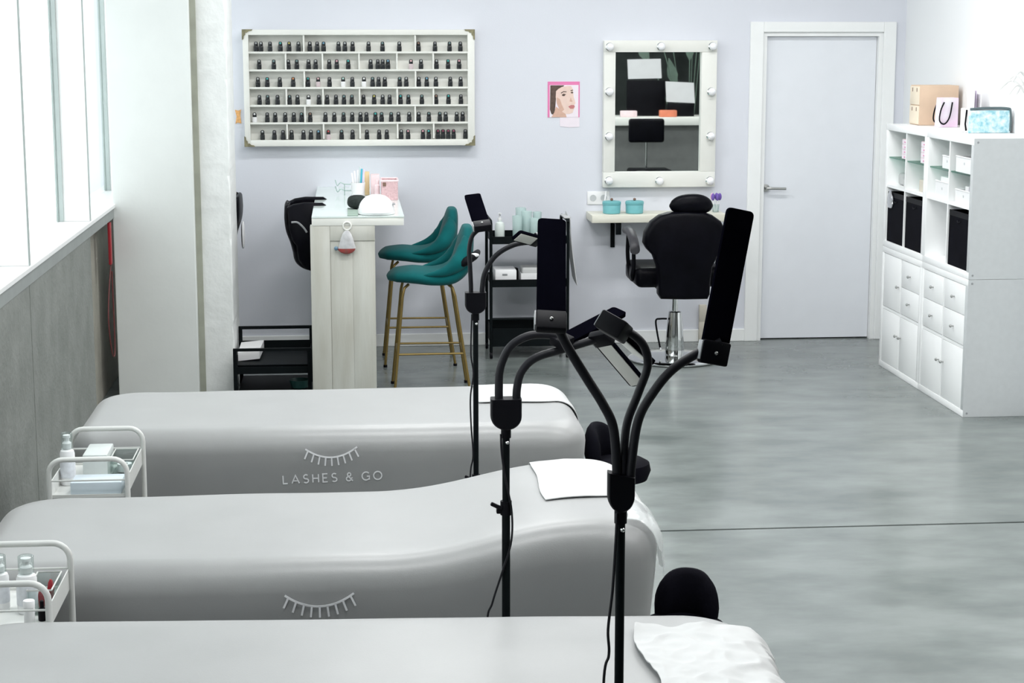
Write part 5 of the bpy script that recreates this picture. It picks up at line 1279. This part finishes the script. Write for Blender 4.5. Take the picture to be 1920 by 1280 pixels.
tag(part('desk_sign', MB().obox((3.90, 2.95, 1.40), (1, 0, -0.05), (0, -0.35, 1), (0, 1, 0.35), 0.34, 0.25, 0.006), MATS['sheet_paper'], None, False), 'smaller white sheet above the counter, seen in the mirror', 'sheet')
tag(part('screen_back', MB().box(3.28, 3.74, 2.84, 2.87, 1.121, 1.54, 0.006), M_BLK, None), 'black screen behind the white sheets, seen in the mirror', 'screen')
tag(part('sheet_stand', MB().box(3.74, 4.06, 2.99, 3.01, 1.121, 1.275, 0.004), M_BLK, None), 'black stand under the smaller white sheet, seen in the mirror', 'stand')
tag(part('pink_parcel', MB().box(3.17, 3.36, 3.06, 3.16, 1.1205, 1.195, 0.01), M_PINKP, None), 'pink parcel on the counter, seen in the mirror', 'parcel')
tag(part('orange_parcel', MB().box(3.63, 3.83, 3.06, 3.16, 1.1205, 1.20, 0.01), mat('orange_red_wrap', (0.72, 0.22, 0.12), 0.5, var=0.1, scale=20), None), 'orange parcel on the counter, seen in the mirror', 'parcel')
pl = thing('leafy_plant', 'large-leaved plant behind the counter, seen in the mirror', 'plant', (4.15, 2.20, 0))
part('pot', MB().lathe([(0.13, 0.0005), (0.17, 0.30), (0.155, 0.30), (0.12, 0.05)], (4.15, 2.20, 0), 24), M_GREY, pl)
for i in range(16):
    a = 0.35 + (i*2.39996) % (PI*1.0)*0.8; up = 1.2+0.06*i
    tip = Vector((4.15 - 0.95*math.cos(a)*(0.5+0.5*((i*5) % 7)/7) + 0.25, 2.20+0.12*math.sin(i), up+0.25*math.sin(a)+0.25))
    base = Vector((4.15, 2.20, 0.25)); mid = base.lerp(tip, 0.55)+Vector((0, 0, 0.22))
    pts = crom([base, mid, tip], 8)
    l = part('stem', MB().tube(pts, 0.006, 6), M_LEAF, pl)
    d = (tip-mid).normalized(); sd = d.cross(Vector((0, 1, 0))).normalized()
    lv = MB(); vs = []
    prof = [0.02, 0.6, 1.0, 0.85, 0.5, 0.05]
    for s_ in (0, 0.003):
        for q, w_ in enumerate(prof):
            c_ = tip - d*0.10 + d*(0.36*q/5)
            vs += [c_ - sd*0.065*w_ + Vector((0, s_, 0)), c_ + sd*0.065*w_ + Vector((0, s_, 0))]
    fs = []
    for q in range(5):
        fs.append((2*q, 2*q+1, 2*q+3, 2*q+2)); fs.append((12+2*q, 12+2*q+2, 12+2*q+3, 12+2*q+1))
        fs.append((2*q, 2*q+2, 12+2*q+2, 12+2*q)); fs.append((2*q+1, 12+2*q+1, 12+2*q+3, 2*q+3))
    lv.add(vs, fs); part('leaf', lv, M_LEAF, l, True, 60)
